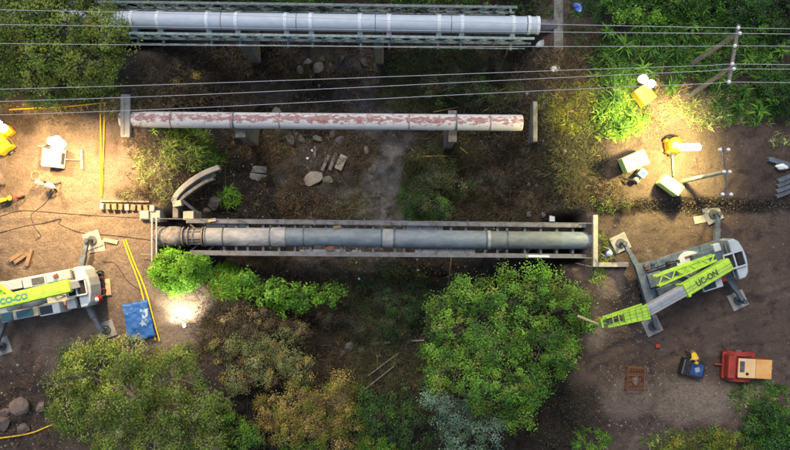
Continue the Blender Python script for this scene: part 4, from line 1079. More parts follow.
# ------------------------------------------------------------------ people
def person(label, loc, rz, shirt, trousers, hat, pose='stand', shoe=M_black):
    J = {'pel': (0, 0, .95), 'spi': (0, 0, 1.13), 'che': (0, .01, 1.33), 'nec': (0, .01, 1.5), 'hea': (0, .03, 1.6), 'top': (0, .03, 1.7)}
    for s_, n_ in ((-1, 'l'), (1, 'r')):
        J['sh' + n_] = (s_ * .19, .01, 1.41); J['el' + n_] = (s_ * .27, .06, 1.14); J['wr' + n_] = (s_ * .25, .27, 1.03); J['ha' + n_] = (s_ * .24, .34, 1.02)
        J['hi' + n_] = (s_ * .1, 0, .9); J['kn' + n_] = (s_ * .12, .05, .5); J['an' + n_] = (s_ * .13, 0, .09); J['to' + n_] = (s_ * .15, .17, .04)
    if pose == 'bend':
        def rotp(p, a): y, z = p[1], p[2] - .95; return (p[0], y * math.cos(a) + z * math.sin(a), .95 - y * math.sin(a) + z * math.cos(a))
        for k in ('spi', 'che', 'nec', 'hea', 'top', 'shl', 'shr'): J[k] = rotp(J[k], R(58))
        for n_, s_ in (('l', -1), ('r', 1)):
            J['el' + n_] = (s_ * .25, .5, .95); J['wr' + n_] = (s_ * .2, .66, .82); J['ha' + n_] = (s_ * .19, .72, .79)
    if pose == 'walk':
        J['knl'] = (-.12, .2, .52); J['anl'] = (-.12, .28, .09); J['tol'] = (-.13, .46, .06); J['knr'] = (.12, -.02, .5); J['anr'] = (.12, -.28, .12); J['tor'] = (.13, -.14, .05)
        J['ell'] = (-.27, -.1, 1.15); J['wrl'] = (-.27, -.02, .92); J['hal'] = (-.27, .03, .86); J['wrr'] = (.24, .26, 1.0); J['har'] = (.23, .33, .98)
    rad = {'pel': .15, 'spi': .14, 'che': .17, 'nec': .065, 'hea': .1, 'top': .085, 'sh': .085, 'el': .055, 'wr': .04, 'ha': .035, 'hi': .11, 'kn': .075, 'an': .05, 'to': .045}
    names = list(J); E = [('pel', 'spi', 's'), ('spi', 'che', 's'), ('che', 'nec', 's'), ('nec', 'hea', 'k'), ('hea', 'top', 'k')]
    for n_ in 'lr': E += [('che', 'sh' + n_, 's'), ('sh' + n_, 'el' + n_, 's'), ('el' + n_, 'wr' + n_, 'k'), ('wr' + n_, 'ha' + n_, 'k'), ('pel', 'hi' + n_, 't'), ('hi' + n_, 'kn' + n_, 't'), ('kn' + n_, 'an' + n_, 't'), ('an' + n_, 'to' + n_, 'o')]
    me = bpy.data.meshes.new('body'); me.from_pydata([J[k] for k in names], [(names.index(a), names.index(b)) for a, b, _ in E], [])
    o = bpy.data.objects.new('body_source', me); col.objects.link(o)
    sk = o.modifiers.new('skin', 'SKIN'); sub = o.modifiers.new('sub', 'SUBSURF'); sub.levels = 1
    for i, k in enumerate(names):
        r_ = rad.get(k, rad.get(k[:2], .06)); sv = me.skin_vertices[0].data[i]; sv.radius = (r_, r_ * (.75 if k in ('che', 'spi', 'pel') else 1)); sv.use_root = (k == 'pel')
    dg = bpy.context.evaluated_depsgraph_get(); dg.update()
    bm_ = bpy.data.meshes.new_from_object(o.evaluated_get(dg)); bpy.data.objects.remove(o)
    bm_.materials.clear()
    for m_ in (shirt, trousers, M_skin, shoe): bm_.materials.append(m_)
    idx = {'s': 0, 't': 1, 'k': 2, 'o': 3}
    segs_ = [(Vector(J[a]), Vector(J[b]), idx[t_]) for a, b, t_ in E]
    for p in bm_.polygons:
        c = p.center; best = (1e9, 0)
        for a, b, i_ in segs_:
            ab_ = b - a; u = max(0, min(1, (c - a).dot(ab_) / ab_.length_squared)); dd = (c - a - ab_ * u).length
            if dd < best[0]: best = (dd, i_)
        p.material_index = best[1]; p.use_smooth = True
    t = thing('person', label, 'person', loc, rz)
    link('body', bm_, t, world=False)
    hc = Vector(J['hea']) * .45 + Vector(J['top']) * .55; ax = (Vector(J['top']) - Vector(J['hea'])).normalized()
    prof = [(-.02, .135), (.0, .17), (.012, .13), (.06, .122), (.1, .095), (.125, .05), (.132, .01)]
    h_ = MB().tube([hc + ax * (p_[0] + .02) for p_ in prof], [p_[1] for p_ in prof], 16).build('hard_hat', hat, t, smooth=True, world=False)
    fy = Vector((0, 1, 0)) if pose != 'bend' else Vector((0, .53, -.85))
    MB().tube([hc - ax * .06 + fy * .09, hc - ax * .075 + fy * .125], [.02, .012], 6).build('nose', M_skin, t, world=False)
    for n_, s_ in (('l', -1), ('r', 1)):
        w_, h2 = Vector(J['wr' + n_]), Vector(J['ha' + n_]); dv = (h2 - w_).normalized(); sd = dv.cross(Z).normalized()
        m = MB()
        for k, (off, ln) in enumerate(((-.028, .06), (-.01, .075), (.01, .07), (.028, .055))):
            a = h2 + sd * off + dv * .02; m.tube([a, a + dv * ln * .55, a + dv * ln - Z * .025], [.009, .008, .007], 5)
        m.tube([w_ + dv * .03 - sd * s_ * -.03, w_ + dv * .07 - sd * s_ * -.06], [.011, .009], 5)
        m.build('fingers', M_skin, t, smooth=True, world=False)
    return t
C_yel = pmat('yellow_workwear', (0.75, 0.48, .03), (0.6, .36, .03), 6, .8)
C_wht = pmat('white_shirt', (0.5, .5, .5), (.36, .36, .38), 6, .85)
C_gry = pmat('grey_shirt', (0.25, .26, .28), (.16, .17, .19), 6, .85)
C_blu = pmat('blue_shirt', (0.1, .25, .5), (.3, .42, .58), 5, .85)
C_red = pmat('red_shirt', (0.42, .03, .03), (.25, .02, .02), 6, .85)
C_drk = pmat('dark_trousers', (0.025, .027, .035), (.05, .05, .06), 6, .85)
C_tan = pmat('khaki_trousers', (0.2, .15, .09), (.14, .1, .06), 6, .85)
person('person in yellow bending over the black machine', G(687.5, 349.5), R(186), C_yel, C_tan, M_yellow, 'bend')
person('person in blue and white shirt standing on the abutment at the girder bridge end', G(603, 252.5), R(60), C_blu, C_drk, M_white)
person('person in red with a white hard hat behind the left crane', G(106.5, 297), R(95), C_red, C_drk, M_white)
person('person in grey standing just below the white light tower, left of a pair', G(49, 184), R(-40), C_gry, C_drk, C_gry)
person('person in pale grey just below the white light tower, right of a pair', G(59.5, 186.5), R(130), C_wht, C_drk, C_gry, 'walk')
person('person in white shirt bending beside the motorcycle at the left edge', G(3, 186), R(0), C_wht, C_drk, M_white, 'bend')

# motorcycle
t = thing('motorcycle', 'yellow and red motorcycle parked at the left edge', 'motorcycle', G(13, 199.5), R(14))
L = dict(parent=t, world=False)
for x in (-.62, .64):
    w = MB()
    n = 20
    pts = [(x + .27 * math.cos(2 * math.pi * k / n), 0, .3 + .27 * math.sin(2 * math.pi * k / n)) for k in range(n + 1)]
    w.tube(pts, .055, 8, False); wo_ = w.build('wheel', M_black, smooth=True, **L)
    m = MB()
    for k in range(6): m.bar((x, 0, .3), (x + .25 * math.cos(k * 1.047), 0, .3 + .25 * math.sin(k * 1.047)), .02, .02)
    m.build('spokes', M_steel, wo_, world=False)
MB().tube([(-.62, 0, .3), (-.1, 0, .45), (.4, 0, .8), (.64, 0, .3)], [.05, .12, .05, .04], 8).build('frame', M_steeld, smooth=True, **L)
MB().tube([(.05, 0, .78), (.2, 0, .84), (.38, 0, .82)], [.1, .17, .08], 12).build('fuel_tank', M_yellow, smooth=True, **L)
MB().tube([(-.75, 0, .8), (-.4, 0, .8), (.02, 0, .76)], [.1, .15, .09], 10).build('seat', M_yellow, smooth=True, **L)
MB().box((-.05, 0, .42), (.4, .3, .34)).build('engine', M_steeld, bevel=.04, **L)
MB().tube([(.42, -.36, 1.0), (.48, -.15, 1.0), (.45, 0, .92), (.48, .15, 1.0), (.42, .36, 1.0)], .022, 8).build('handlebar', M_black, smooth=True, **L)
MB().box((.56, 0, .85), (.16, .24, .2)).build('headlight_cowl', M_red, bevel=.04, **L)
MB().tube([(.42, 0, .56), (.64, 0, .62), (.86, 0, .56)], [.06, .075, .03], 8).build('front_mudguard', M_red, smooth=True, **L)
MB().tube([(-.45, 0, .58), (-.68, 0, .66), (-.92, 0, .6)], [.06, .08, .03], 8).build('rear_mudguard', M_red, smooth=True, **L)

# winch and hoses behind the left crane
t = thing('hydraulic_unit', 'black and red hydraulic unit with hoses behind the left crane tail', 'machine', G(100, 283), R(8))
L = dict(parent=t, world=False)
MB().box((0, 0, .14), (.6, 1.7, .1)).build('base', M_steeld, **L)
for y in (-.82, .82): MB().tube([(-.28, y, .1), (-.28, y, .85), (.28, y, .85), (.28, y, .1)], .04, 6).build('roll_bar', M_steel, **L)
MB().tube([(0, -.7, .42), (0, -.25, .42)], .2, 14).build('red_tank', M_red, smooth=True, **L)
MB().tube([(0, .05, .42), (0, .1, .42), (0, .11, .42), (0, .59, .42), (0, .6, .42), (0, .65, .42)], [.3, .3, .18, .18, .3, .3], 14).build('hose_reel', M_black, smooth=True, **L)
for k in range(4):
    y = -.6 + k * .4; MB().tube([(0, y, .55), (.15, y + .1, .8), (.3, y + .2, .4), (.38, y + .1, .08)], .035, 6).build('hose', M_black if k % 2 else M_red, smooth=True, **L)
MB().box((-.1, -.05, .62), (.2, .25, .2)).build('valve_block', M_white, bevel=.02, **L)

# ------------------------------------------------------------------ tarp, hoses, cables
me = MB(); nu, nv = 26, 36
c00, c10, c11, c01 = G(122.5, 304), G(148.5, 299.5), G(157.5, 337), G(129, 342.5)
tv = []
for j in range(nv + 1):
    for i in range(nu + 1):
        u, v = i / nu, j / nv
        p = c00.lerp(c10, u).lerp(c01.lerp(c11, u), v)
        e = min(u, 1 - u, v, 1 - v)
        zz = .05 + .2 * float(sstep(0, .04, e)) + .1 * float(fbm(np.array([p.x * 1.8]), np.array([p.y * 2.2]), 3)[0])
        tv.append((p.x + .09 * float(fbm(np.array([p.x * 3.]), np.array([p.y * 3. + 5]), 3)[0]), p.y + .09 * float(fbm(np.array([p.x * 3. + 7]), np.array([p.y * 3.]), 3)[0]), max(p.z, hz(p.x, p.y)) + zz))
tf = [(j * (nu + 1) + i, (j + 1) * (nu + 1) + i, (j + 1) * (nu + 1) + i + 1, j * (nu + 1) + i + 1) for j in range(nv) for i in range(nu)]
me.add(tv, tf)
M_tarp = pmat('blue_tarp', (0.02, 0.095, 0.32), (0.36, 0.43, 0.52), 1.5, .55, bump=.5, bscale=3, lo=.56, hi=.61, detail=7)
o = me.build('tarpaulin', M_tarp, None, smooth=True); sm = o.modifiers.new('thick', 'SOLIDIFY'); sm.thickness = .02
tag(o, 'bright blue tarpaulin with white scuffs beside the left crane', 'tarpaulin')

def groundline(pts, r, mat, name, label, cat, grp=None, dz=0.0, n=6, dense=10, wob=0.0, ends=None):
    out = []
    for k in range(len(pts) - 1):
        for i in range(dense):
            u = i / dense
            out.append((pts[k][0] + (pts[k + 1][0] - pts[k][0]) * u, pts[k][1] + (pts[k + 1][1] - pts[k][1]) * u))
    out.append(pts[-1])
    # smooth the path
    a = np.array(out)
    for _ in range(dense // 2):
        b = a.copy(); b[1:-1] = (a[:-2] + a[1:-1] * 2 + a[2:]) / 4; a = b
    if wob: a[1:-1] += np.cumsum(rng.randn(len(a) - 2, 2) * wob, 0) * np.linspace(0, 1, len(a) - 2)[:, None] * 0 + rng.randn(len(a) - 2, 2) * wob
    if mat is M_yhose: a = a + np.stack([.8 * fbm(a[:, 1] * .05 + pts[0][0], a[:, 0] * .05, 2), .8 * fbm(a[:, 0] * .06, a[:, 1] * .05 + 3, 2)], 1)
    P = [G(x, y, r * .8 + dz) for x, y in a]
    o = MB().tube(P, r, n).build(name, mat, None, smooth=True)
    return tag(o, label, cat, grp)
groundline([(101, 103), (101.3, 150), (101, 197)], .045, M_yhose, 'yellow_hose', 'left of two long parallel yellow hoses beside the white light tower', 'hose', None, .05)
groundline([(105, 103), (104, 150), (102.5, 197)], .045, M_yhose, 'yellow_hose', 'right of two long parallel yellow hoses beside the white light tower', 'hose', None, .05)
groundline([(10, 110), (58, 107.5), (107, 103)], .045, M_yhose, 'yellow_hose', 'yellow hose running left along the tree edge above the dirt yard', 'hose', None, .06)
groundline([(124, 240), (128, 252), (142, 290), (156, 340)], .05, M_yhose, 'yellow_strap', 'yellow strap strand along the tarpaulin, left of the pair', 'strap', None, .03)
groundline([(126, 239.5), (131, 252), (147, 292), (160, 341)], .05, M_yhose, 'yellow_strap', 'yellow strap strand along the tarpaulin, right of the pair', 'strap', None, .03)
groundline([(-10, 439), (30, 433), (66, 420)], .05, M_yhose, 'yellow_hose', 'yellow hose crossing the dark soil at the lower left corner', 'hose', None, .1)
groundline([(-5, 234), (25, 226), (45, 223), (62, 218), (58, 224), (80, 233), (120, 236), (150, 240)], .022, M_cable, 'cable', 'long black cable wandering across the left dirt yard to the girder bridge', 'cable', dz=.01)
groundline([(-5, 218), (20, 210), (60, 213), (100, 216), (148, 218)], .02, M_cable, 'cable', 'thin black cable stretched towards the pale concrete block', 'cable', dz=.01)
groundline([(55, 190), (45, 204), (30, 215), (35, 228), (42, 236), (36, 240)], .02, M_cable, 'cable', 'short looped black cable below the person pair on the dirt yard', 'cable', dz=.01)
groundline([(103, 262), (115, 262), (128, 282), (142, 291)], .02, M_cable, 'cable', 'black cable between the left crane tail and the tarpaulin', 'cable', dz=.01)
a_ = [(36 + 4.6 * math.cos(x), 176 + 4.4 * math.sin(x)) for x in np.linspace(0, 6.28, 16)]
groundline(a_, .06, M_wood, 'hose_coil', 'round tan coil of hose left of the white light tower', 'coil', dense=2)

# ------------------------------------------------------------------ debris in the ravine
def slab(px, py, lx, ly, h, rz, mat, label, nm='concrete_slab', cat='slab', tilt=0.0, grp=None):
    g = G(px, py); o = MB().box((0, 0, 0), (lx, ly, h)).build(nm, mat, None, bevel=.03, loc=(g.x, g.y, g.z + h * .45 + abs(math.sin(tilt)) * ly * .3))
    o.rotation_euler = (tilt, tilt * .5, rz)
    return tag(o, label, cat, grp)
slab(260, 169.5, 1.35, .5, .18, -.08, M_conc, 'upper of two flat grey slabs on the left ravine slope', tilt=.12)
slab(258.5, 177.5, 1.3, .55, .18, -.15, M_conc, 'lower of two flat grey slabs on the left ravine slope', tilt=.12)
slab(315, 152, .22, .85, .14, -.1, M_concd, 'narrow upright grey slab beside white scraps below the rusty pipe', tilt=.1)
slab(325.5, 163, 1.3, .24, .16, 1.15, M_woodg, 'leftmost plank of three planks lying in the ravine', 'plank', 'plank')
slab(333, 161.5, 1.4, .26, .16, 1.2, M_woodg, 'middle plank of three planks lying in the ravine', 'plank', 'plank')
slab(341, 162.5, 1.15, .55, .16, 1.15, M_conc, 'widest, rightmost of three planks lying in the ravine', 'plank', 'plank')
def rock(px, py, sx, sy, sz, seed, mat, label, nm='boulder', cat='rock', rz=0.0, grp=None):
    g = G(px, py); o = MB().rock((0, 0, 0), sx, sy, sz, seed).build(nm, mat, None, bevel=.015, loc=(g.x, g.y, g.z + sz * .35)); o.rotation_euler.z = rz
    return tag(o, label, cat, grp)
rock(313, 180, .85, .68, .5, 2, M_conc, 'broken pale concrete lump in the middle of the ravine', 'concrete_lump', 'rubble', .4)
rock(328, 180, .5, .4, .3, 3, M_concd, 'smaller grey lump right of the broken concrete lump', 'concrete_lump', 'rubble')
rock(215.5, 202, .72, .62, .5, 4, M_rock, 'large rounded boulder between the stone trough and the girder bridge', rz=.4)
rock(207, 210.5, .3, .32, .3, 6, M_rockb, 'small round stone beside the large boulder above the girder bridge', 'stone')
rock(349, 347, .52, .42, .35, 8, M_rock, 'larger of the paired grey boulders on the lower ravine floor')
rock(343, 353, .3, .28, .22, 9, M_rock, 'smaller of the paired grey boulders on the lower ravine floor')
for k, (px, py, sx, sy) in enumerate(((22, 406, .85, .72), (5, 420, .6, .7), (8, 412, .55, .42), (42, 407, .45, .5), (24, 428, .5, .45))):
    rock(px, py, sx, sy, .45, 20 + k, M_rockb, ['largest brown boulder in the dark lower left soil', 'brown boulder cut by the left edge near the yellow hose', 'flat brown stone between two boulders at the left edge', 'reddish stone right of the largest brown boulder, lower left', 'low brown stone just above the yellow hose, lower left'][k])
spots = [(296, 134), (302, 140), (290, 139), (318, 138), (333, 134), (341, 140), (307, 62), (322, 58), (330, 66), (318, 68), (300, 70), (342, 58), (276, 112), (365, 62), (372, 170), (366, 150)]
for k, (px, py) in enumerate(spots):
    r_ = .2 + .3 * rng.rand(); rock(px, py, r_ * 1.3, r_, r_ * .7, 40 + k, M_rock if k % 3 else M_concd, 'grey stone lying among rubble on the dark ravine floor', 'stone', 'rock', rng.rand() * 3, 'grey stones on the ravine floor')
stones_r = [(546, 175), (538, 186), (530, 198), (555, 165), (523, 205), (529, 214), (543, 215), (588, 130), (575, 140), (565, 152)]
for k, (px, py) in enumerate(stones_r):
    r_ = .16 + .12 * rng.rand(); rock(px, py, r_ * 1.2, r_, r_ * .8, 70 + k, M_concd, 'grey stone in the diagonal row up the right ravine slope', 'stone', 'rock', rng.rand() * 3, 'stones stepping up the right slope')
# stone trough
t = thing('stone_trough', 'long curved concrete trough running up from the girder bridge abutment', 'trough', G(190, 182))
def sweep(spec, w, h):
    """closed strip of rectangular section along points"""
    n = len(spec); vs = []; fs = []
    for i, p in enumerate(spec):
        d_ = (spec[min(i + 1, n - 1)] - spec[max(i - 1, 0)]).normalized(); s_ = Z.cross(d_).normalized()
        vs += [p - s_ * w / 2 - Z * h, p + s_ * w / 2 - Z * h, p + s_ * w / 2, p - s_ * w / 2]
    for i in range(n - 1):
        for j in range(4): fs.append((4 * i + j, 4 * i + (j + 1) % 4, 4 * i + 4 + (j + 1) % 4, 4 * i + 4 + j))
    fs += [(3, 2, 1, 0), (4 * n - 4, 4 * n - 3, 4 * n - 2, 4 * n - 1)]
    m_ = MB(); m_.add(vs, fs); return m_
def curve_px(path, zs, n=22):
    t_ = np.linspace(0, len(path) - 1, n); k_ = np.arange(len(path))
    xs = np.interp(t_, k_, [p[0] for p in path]); ys = np.interp(t_, k_, [p[1] for p in path]); z_ = np.interp(t_, k_, zs)
    for _ in range(3):
        for a_ in (xs, ys): a_[1:-1] = (a_[:-2] + 2 * a_[1:-1] + a_[2:]) / 4
    return [W(x, y, z) for x, y, z in zip(xs, ys, z_)]
pts = curve_px([(173, 202), (175, 196), (181, 189), (191, 180.5), (204, 172.5), (219, 167)], [-.1, -.15, -.4, -.8, -1.4, -2.0])
sweep(pts, .36, .6).build('side_wall', M_conc, t, bevel=.04)
inner = curve_px([(180, 200), (184, 196), (192, 190), (203, 182.5), (213, 178.5)], [-.3, -.4, -.8, -1.3, -1.9])
sweep(inner, .22, .6).build('side_wall', M_concd, t, bevel=.03)
bed = curve_px([(177, 200), (181, 193), (188, 187), (200, 178), (214, 172)], [-.6, -.7, -1.1, -1.6, -2.3])
sweep(bed, .62, .1).build('channel_bed', M_concd, t)
e = pts[0]; MB().box((e.x + .25, e.y - .1, e.z - .25), (.6, .4, .5), .2).build('mouth_block', M_concw, t, bevel=.04)
for k in range(2, 22, 4):
    a = bed[k]; MB().tube([Vector((a.x, a.y, a.z - .35)), Vector((a.x, a.y, hz(a.x, a.y) - .2))], .14, 8).build('support_post', M_concd, t)
MB().bar(inner[1] + Vector((.1, -.1, -.1)), inner[1] + Vector((.9, -.9, -1.0)), .18, .14).build('broken_strut', M_woodg, t)

def stick(px0, py0, px1, py1, r, mat, label, lift=(.1, .1), nm='bamboo_pole', cat='pole', grp=None, bend=0.0):
    a, b = G(px0, py0, lift[0]), G(px1, py1, lift[1]); mid = (a + b) / 2
    mz = max(hz(mid.x, mid.y) + .06, mid.z); mid.z = mz; mid.y += bend
    o = MB().tube([a, mid, b], [r, r * .9, r * .6], 6).build(nm, mat, None, smooth=True)
    return tag(o, label, cat, grp)
stick(460, 148, 479.5, 164, .05, M_bamboo, 'yellow bamboo pole leaning away from the narrow pier', (.3, .1))
stick(449, 172, 479, 163.5, .045, M_bamboo, 'bamboo pole meeting the leaning pole end, lower one', (.1, .15))
stick(418, 156.5, 462, 156, .045, M_bamboo, 'level bamboo pole left of the narrow pier')
stick(508, 48, 494, 84, .05, M_bamboo, 'yellow bamboo pole below the end of the bluish white pipe', (.6, .1))
stick(418, 83, 460, 103, .04, M_bamboo, 'thin bamboo pole crossing under the lowest wires, left one', (.1, .1))
stick(475, 102, 511, 86, .04, M_bamboo, 'thin bamboo pole crossing under the lowest wires, right one', (.1, .1))
stick(433, 113, 458, 108, .04, M_bamboo, 'short bamboo pole behind the rusty white pipe', (.4, .4))
stick(452, 131, 447.5, 150, .06, M_barkp, 'pale stick leaning against the narrow pier', (1.5, .1), 'stick', 'stick')
stick(359, 393, 394, 364, .045, M_barkp, 'bare pale stem slanting over the lower ravine, longer one', (.3, .8), 'bare_stem', 'branch')
stick(368, 375, 398, 352, .035, M_barkp, 'bare pale stem slanting over the lower ravine, shorter one', (.3, .6), 'bare_stem', 'branch')
stick(371, 344, 424, 340, .11, M_barkp, 'pale fallen log left of the big green tree', (.1, .1), 'fallen_log', 'log', bend=.15)
stick(239, 386, 266, 378, .09, M_barkp, 'crooked pale branch among the dry bushes', (.3, .6), 'fallen_branch', 'branch', bend=.2)
stick(216, 398, 240, 392, .08, M_bark, 'brown branch on the slope beside the lower left tree', (.3, .3), 'fallen_branch', 'branch', bend=-.15)
stick(451, 256, 446, 296, .06, M_bark, 'thin bare sapling stem below the girder bridge', (.4, 1.2), 'bare_stem', 'branch', bend=.1)
stick(575, 263, 597, 268, .05, M_barkp, 'thin pale rod under the right end of the girder bridge', (.3, .3), 'stick', 'stick')
stick(558, 306, 578, 314, .09, M_woodp, 'tan broken board resting on the big green tree', (5.6, 5.2), 'board', 'board')
# litter
M_wht2 = pmat('white_plastic', (.7, .72, .75), None, rough=.5)
o = MB().rock((0, 0, 0), .42, .35, .18, 31).rock((-.15, .2, .12), .2, .2, .12, 32).build('blue_plastic_heap', pmat('blue_white_plastic', (.03, .1, .5), (.55, .65, .8), 3, .5, lo=.52, hi=.6), None, loc=G(578, 9, .1)); tag(o, 'crumpled blue and white plastic heap at the top right of the pipe end', 'plastic sheet')
o = MB().rock((0, 0, 0), .34, .3, .12, 33).build('white_sheet', M_wht2, None, loc=G(555.5, 70, .06)); tag(o, 'torn pale plastic sheet below the concrete end wall', 'plastic sheet')
o = MB().rock((0, 0, 0), .4, .34, .2, 34).build('white_sheet', pmat('grey_plastic', (.4, .43, .46), (.25, .28, .3), 5, .6), None, loc=G(541, 45, .1)); tag(o, 'grey crumpled sheet under the narrow end of the bluish white pipe', 'plastic sheet')
o = MB().rock((0, 0, 0), .2, .16, .07, 35).build('white_sack', M_wht2, None, loc=G(220, 270.5, .1)); tag(o, 'pale scrap of plastic beside the bright grass', 'plastic sheet')
p = G(209, 264); o = MB().tube([p + Vector((-.05, -.3, .1)), p + Vector((0, 0, .9)), p + Vector((.05, .3, 1.0))], .12, 10).build('orange_pipe_end', M_orange, None, smooth=True); tag(o, 'short orange pipe end beside the bright green bush', 'pipe')
o = MB().box((0, 0, 0), (.36, .5, .3)).build('white_box', M_wht2, None, bevel=.02, loc=G(551.5, 218, .12)); tag(o, 'small pale box above the right end of the girder bridge', 'box')
o = MB().box((0, 0, 0), (.3, .25, .22)).build('red_can', M_red, None, bevel=.04, loc=G(657, 345.5, .1)); tag(o, 'small red can on the soil below the right crane', 'can')
for k, (px, py, lb) in enumerate(((312, 150.5, 'white scrap beside the narrow grey slab, upper one'), (307, 158.5, 'white scrap beside the narrow grey slab, lower one'), (356, 263, 'white scrap just under the middle of the girder bridge'), (359, 279, 'small white scrap further below the girder bridge middle'))):
    o = MB().rock((0, 0, 0), .14, .11, .05, 60 + k).build('white_scrap', M_wht2, None, loc=G(px, py, .03)); tag(o, lb, 'scrap')

# pebbles and chips
m = MB(); rr = np.random.RandomState(11)
def scat(n, x0, x1, y0, y1, smin, smax):
    ps = Garr(rr.uniform(x0, x1, n), rr.uniform(y0, y1, n))
    for p in ps:
        s_ = rr.uniform(smin, smax) * (1.8 if rr.rand() < .06 else 1); a = rr.rand() * 6.28
        vs = [Vector((math.cos(a + k * 1.5708) * s_ * rr.uniform(.6, 1.1), math.sin(a + k * 1.5708) * s_ * rr.uniform(.6, 1.1), -.3 * s_)) + Vector(p) for k in range(4)]
        vs.append(Vector(p) + Vector((0, 0, s_ * .6)))
        m.cur = int(rr.rand() * 3); m.add(vs, [(0, 1, 4), (1, 2, 4), (2, 3, 4), (3, 0, 4)])
scat(1300, 180, 560, 40, 330, .04, .13); scat(700, 600, 800, 200, 430, .02, .06); scat(350, -10, 150, 120, 350, .02, .05); scat(500, -10, 70, 360, 460, .04, .13); scat(400, 590, 800, 100, 210, .02, .06); scat(900, 595, 775, 365, 440, .03, .1); scat(500, 595, 650, 270, 345, .03, .09); scat(350, 640, 800, 198, 214, .03, .09)
o = m.build('pebbles', [M_rock, M_conc, M_rockb]); o['kind'] = 'stuff'; o['label'] = 'small stones and chips scattered over the soil'

# ------------------------------------------------------------------ foliage
PAL = {'olive': [(.085, .125, .02), (.11, .15, .022), (.06, .1, .016), (.135, .165, .034), (.048, .08, .017)],
       'fresh': [(.075, .17, .018), (.1, .21, .02), (.045, .12, .015), (.13, .24, .03), (.035, .09, .015)],
       'bright': [(.1, .26, .015), (.14, .32, .02), (.07, .2, .012), (.16, .33, .03)],
       'dark': [(.03, .07, .018), (.02, .05, .016), (.045, .09, .02), (.03, .06, .025)],
       'grey': [(.06, .1, .065), (.08, .12, .085), (.045, .08, .05), (.07, .11, .06)],
       'yellow': [(.2, .2, .025), (.16, .2, .02), (.24, .21, .03), (.13, .17, .02)],
       'dry': [(.17, .128, .034), (.12, .088, .027), (.21, .165, .048), (.09, .064, .027), (.14, .13, .034)],
       'brown': [(.085, .06, .038), (.055, .042, .03), (.11, .08, .048), (.14, .11, .065)],
       'paleolive': [(.13, .15, .055), (.1, .12, .04), (.16, .17, .07), (.08, .1, .035)],
       'lush': [(.05, .13, .018), (.035, .1, .015), (.07, .16, .02), (.025, .07, .015), (.09, .17, .025)],
       'scrub': [(.05, .055, .022), (.035, .042, .018), (.07, .07, .03), (.045, .035, .02)],
       'dryscrub': [(.1, .075, .04), (.065, .048, .028), (.13, .1, .055), (.045, .034, .022)],
       'scrubleaf': [(.055, .065, .035), (.04, .05, .028), (.07, .08, .042), (.05, .045, .025)],
       'straw': [(.26, .2, .09), (.2, .15, .07), (.15, .11, .05)]}
for k_ in PAL: PAL[k_] = [tuple(min(.6, x * {'brown': .8, 'dark': 1.3, 'grey': 2.0, 'dry': 2.1, 'olive': 1.7, 'fresh': 1.5, 'paleolive': 1.9, 'scrub': 1.35, 'dryscrub': 1.2, 'lush': 1.15, 'yellow': 1.0, 'bright': 1.2}.get(k_, 1.45)) for x in c_) for c_ in PAL[k_]]
def norm(a): return a / np.maximum(np.linalg.norm(a, axis=1, keepdims=True), 1e-9)
def leaf_arrays(cen, nor, L_, Wd, colr, rs):
    n = len(cen); nor = norm(nor)
    t = norm(np.cross(nor, rs.randn(n, 3))); s_ = np.cross(nor, t)
    L_ = L_ * rs.uniform(.65, 1.3, n); Wd = Wd * rs.uniform(.7, 1.2, n)
    v = np.empty((n, 4, 3))
    v[:, 0] = cen - t * L_[:, None] / 2
    v[:, 1] = cen + s_ * Wd[:, None] / 2 + nor * (Wd * .2)[:, None]
    v[:, 2] = cen + t * L_[:, None] / 2 - nor * (L_ * .15)[:, None]
    v[:, 3] = cen - s_ * Wd[:, None] / 2 + nor * (Wd * .2)[:, None]
    f = np.arange(n * 4).reshape(n, 4)
    return v.reshape(-1, 3), f, np.repeat(colr, 4, axis=0)
def crown_mesh(name, lobes, pal, rs, leaf=.2, clump_r=.42, per=44, dens=2.6, pal2=None, p2=0.0, wr=.55):
    """lobes: (centre, rx, ry, rz). Leaf clumps sit over each lobe's shell and through its volume."""
    V, C_l, Nn = [], [], []; clumps = []
    P = np.array(PAL[pal]); Q = np.array(PAL[pal2]) if pal2 else P
    for (c, rx, ry, rz) in lobes:
        area = 2 * math.pi * ((rx * ry + rx * rz + ry * rz) / 3)
        k = max(6, int(area * dens))
        dvec = norm(rs.randn(k, 3)); dvec[:, 2] = np.abs(dvec[:, 2]) * np.where(rs.rand(k) < .86, 1, -.5)
        rad = np.where(rs.rand(k) < .75, rs.uniform(.82, 1.08, k), rs.uniform(.45, .85, k))
        cc = np.array(c) + dvec * rad[:, None] * np.array([rx, ry, rz])
        cc[:, 2] = np.maximum(cc[:, 2], hgt(cc[:, 0], cc[:, 1]) + .1)
        for i in range(k):
            n = int(per * rs.uniform(.5, 1.4)); r_ = clump_r * rs.uniform(.6, 1.35)
            off = rs.randn(n, 3) * np.array([1, 1, .6]) * r_ * .55
            off[:, 2] -= .25 * (off[:, 0] ** 2 + off[:, 1] ** 2) / r_ * .5
            V.append(cc[i] + off)
            base = (Q if rs.rand() < p2 else P)[rs.randint(len(P) if not pal2 else min(len(P), len(Q)))] * rs.uniform(.5, 1.45)
            C_l.append(np.clip(base[None] * rs.uniform(.7, 1.35, (n, 1)), 0, .9))
            Nn.append(dvec[i] * .45 + off / r_ * .5 + np.array([0, 0, .65]) + rs.randn(n, 3) * .3)
            clumps.append(cc[i])
    cen, colr, nor = np.concatenate(V), np.concatenate(C_l), np.concatenate(Nn)
    v, f, c4 = leaf_arrays(cen, nor, leaf, leaf * wr, colr, rs)
    return np_mesh(name, v, f, M_leaf, c4), clumps
def lobes_px(spec):
    return [(tuple(W(px, py, z)), r_ * q, r_ * q, r_ * zq) for (px, py, z, r_, q, zq) in spec]
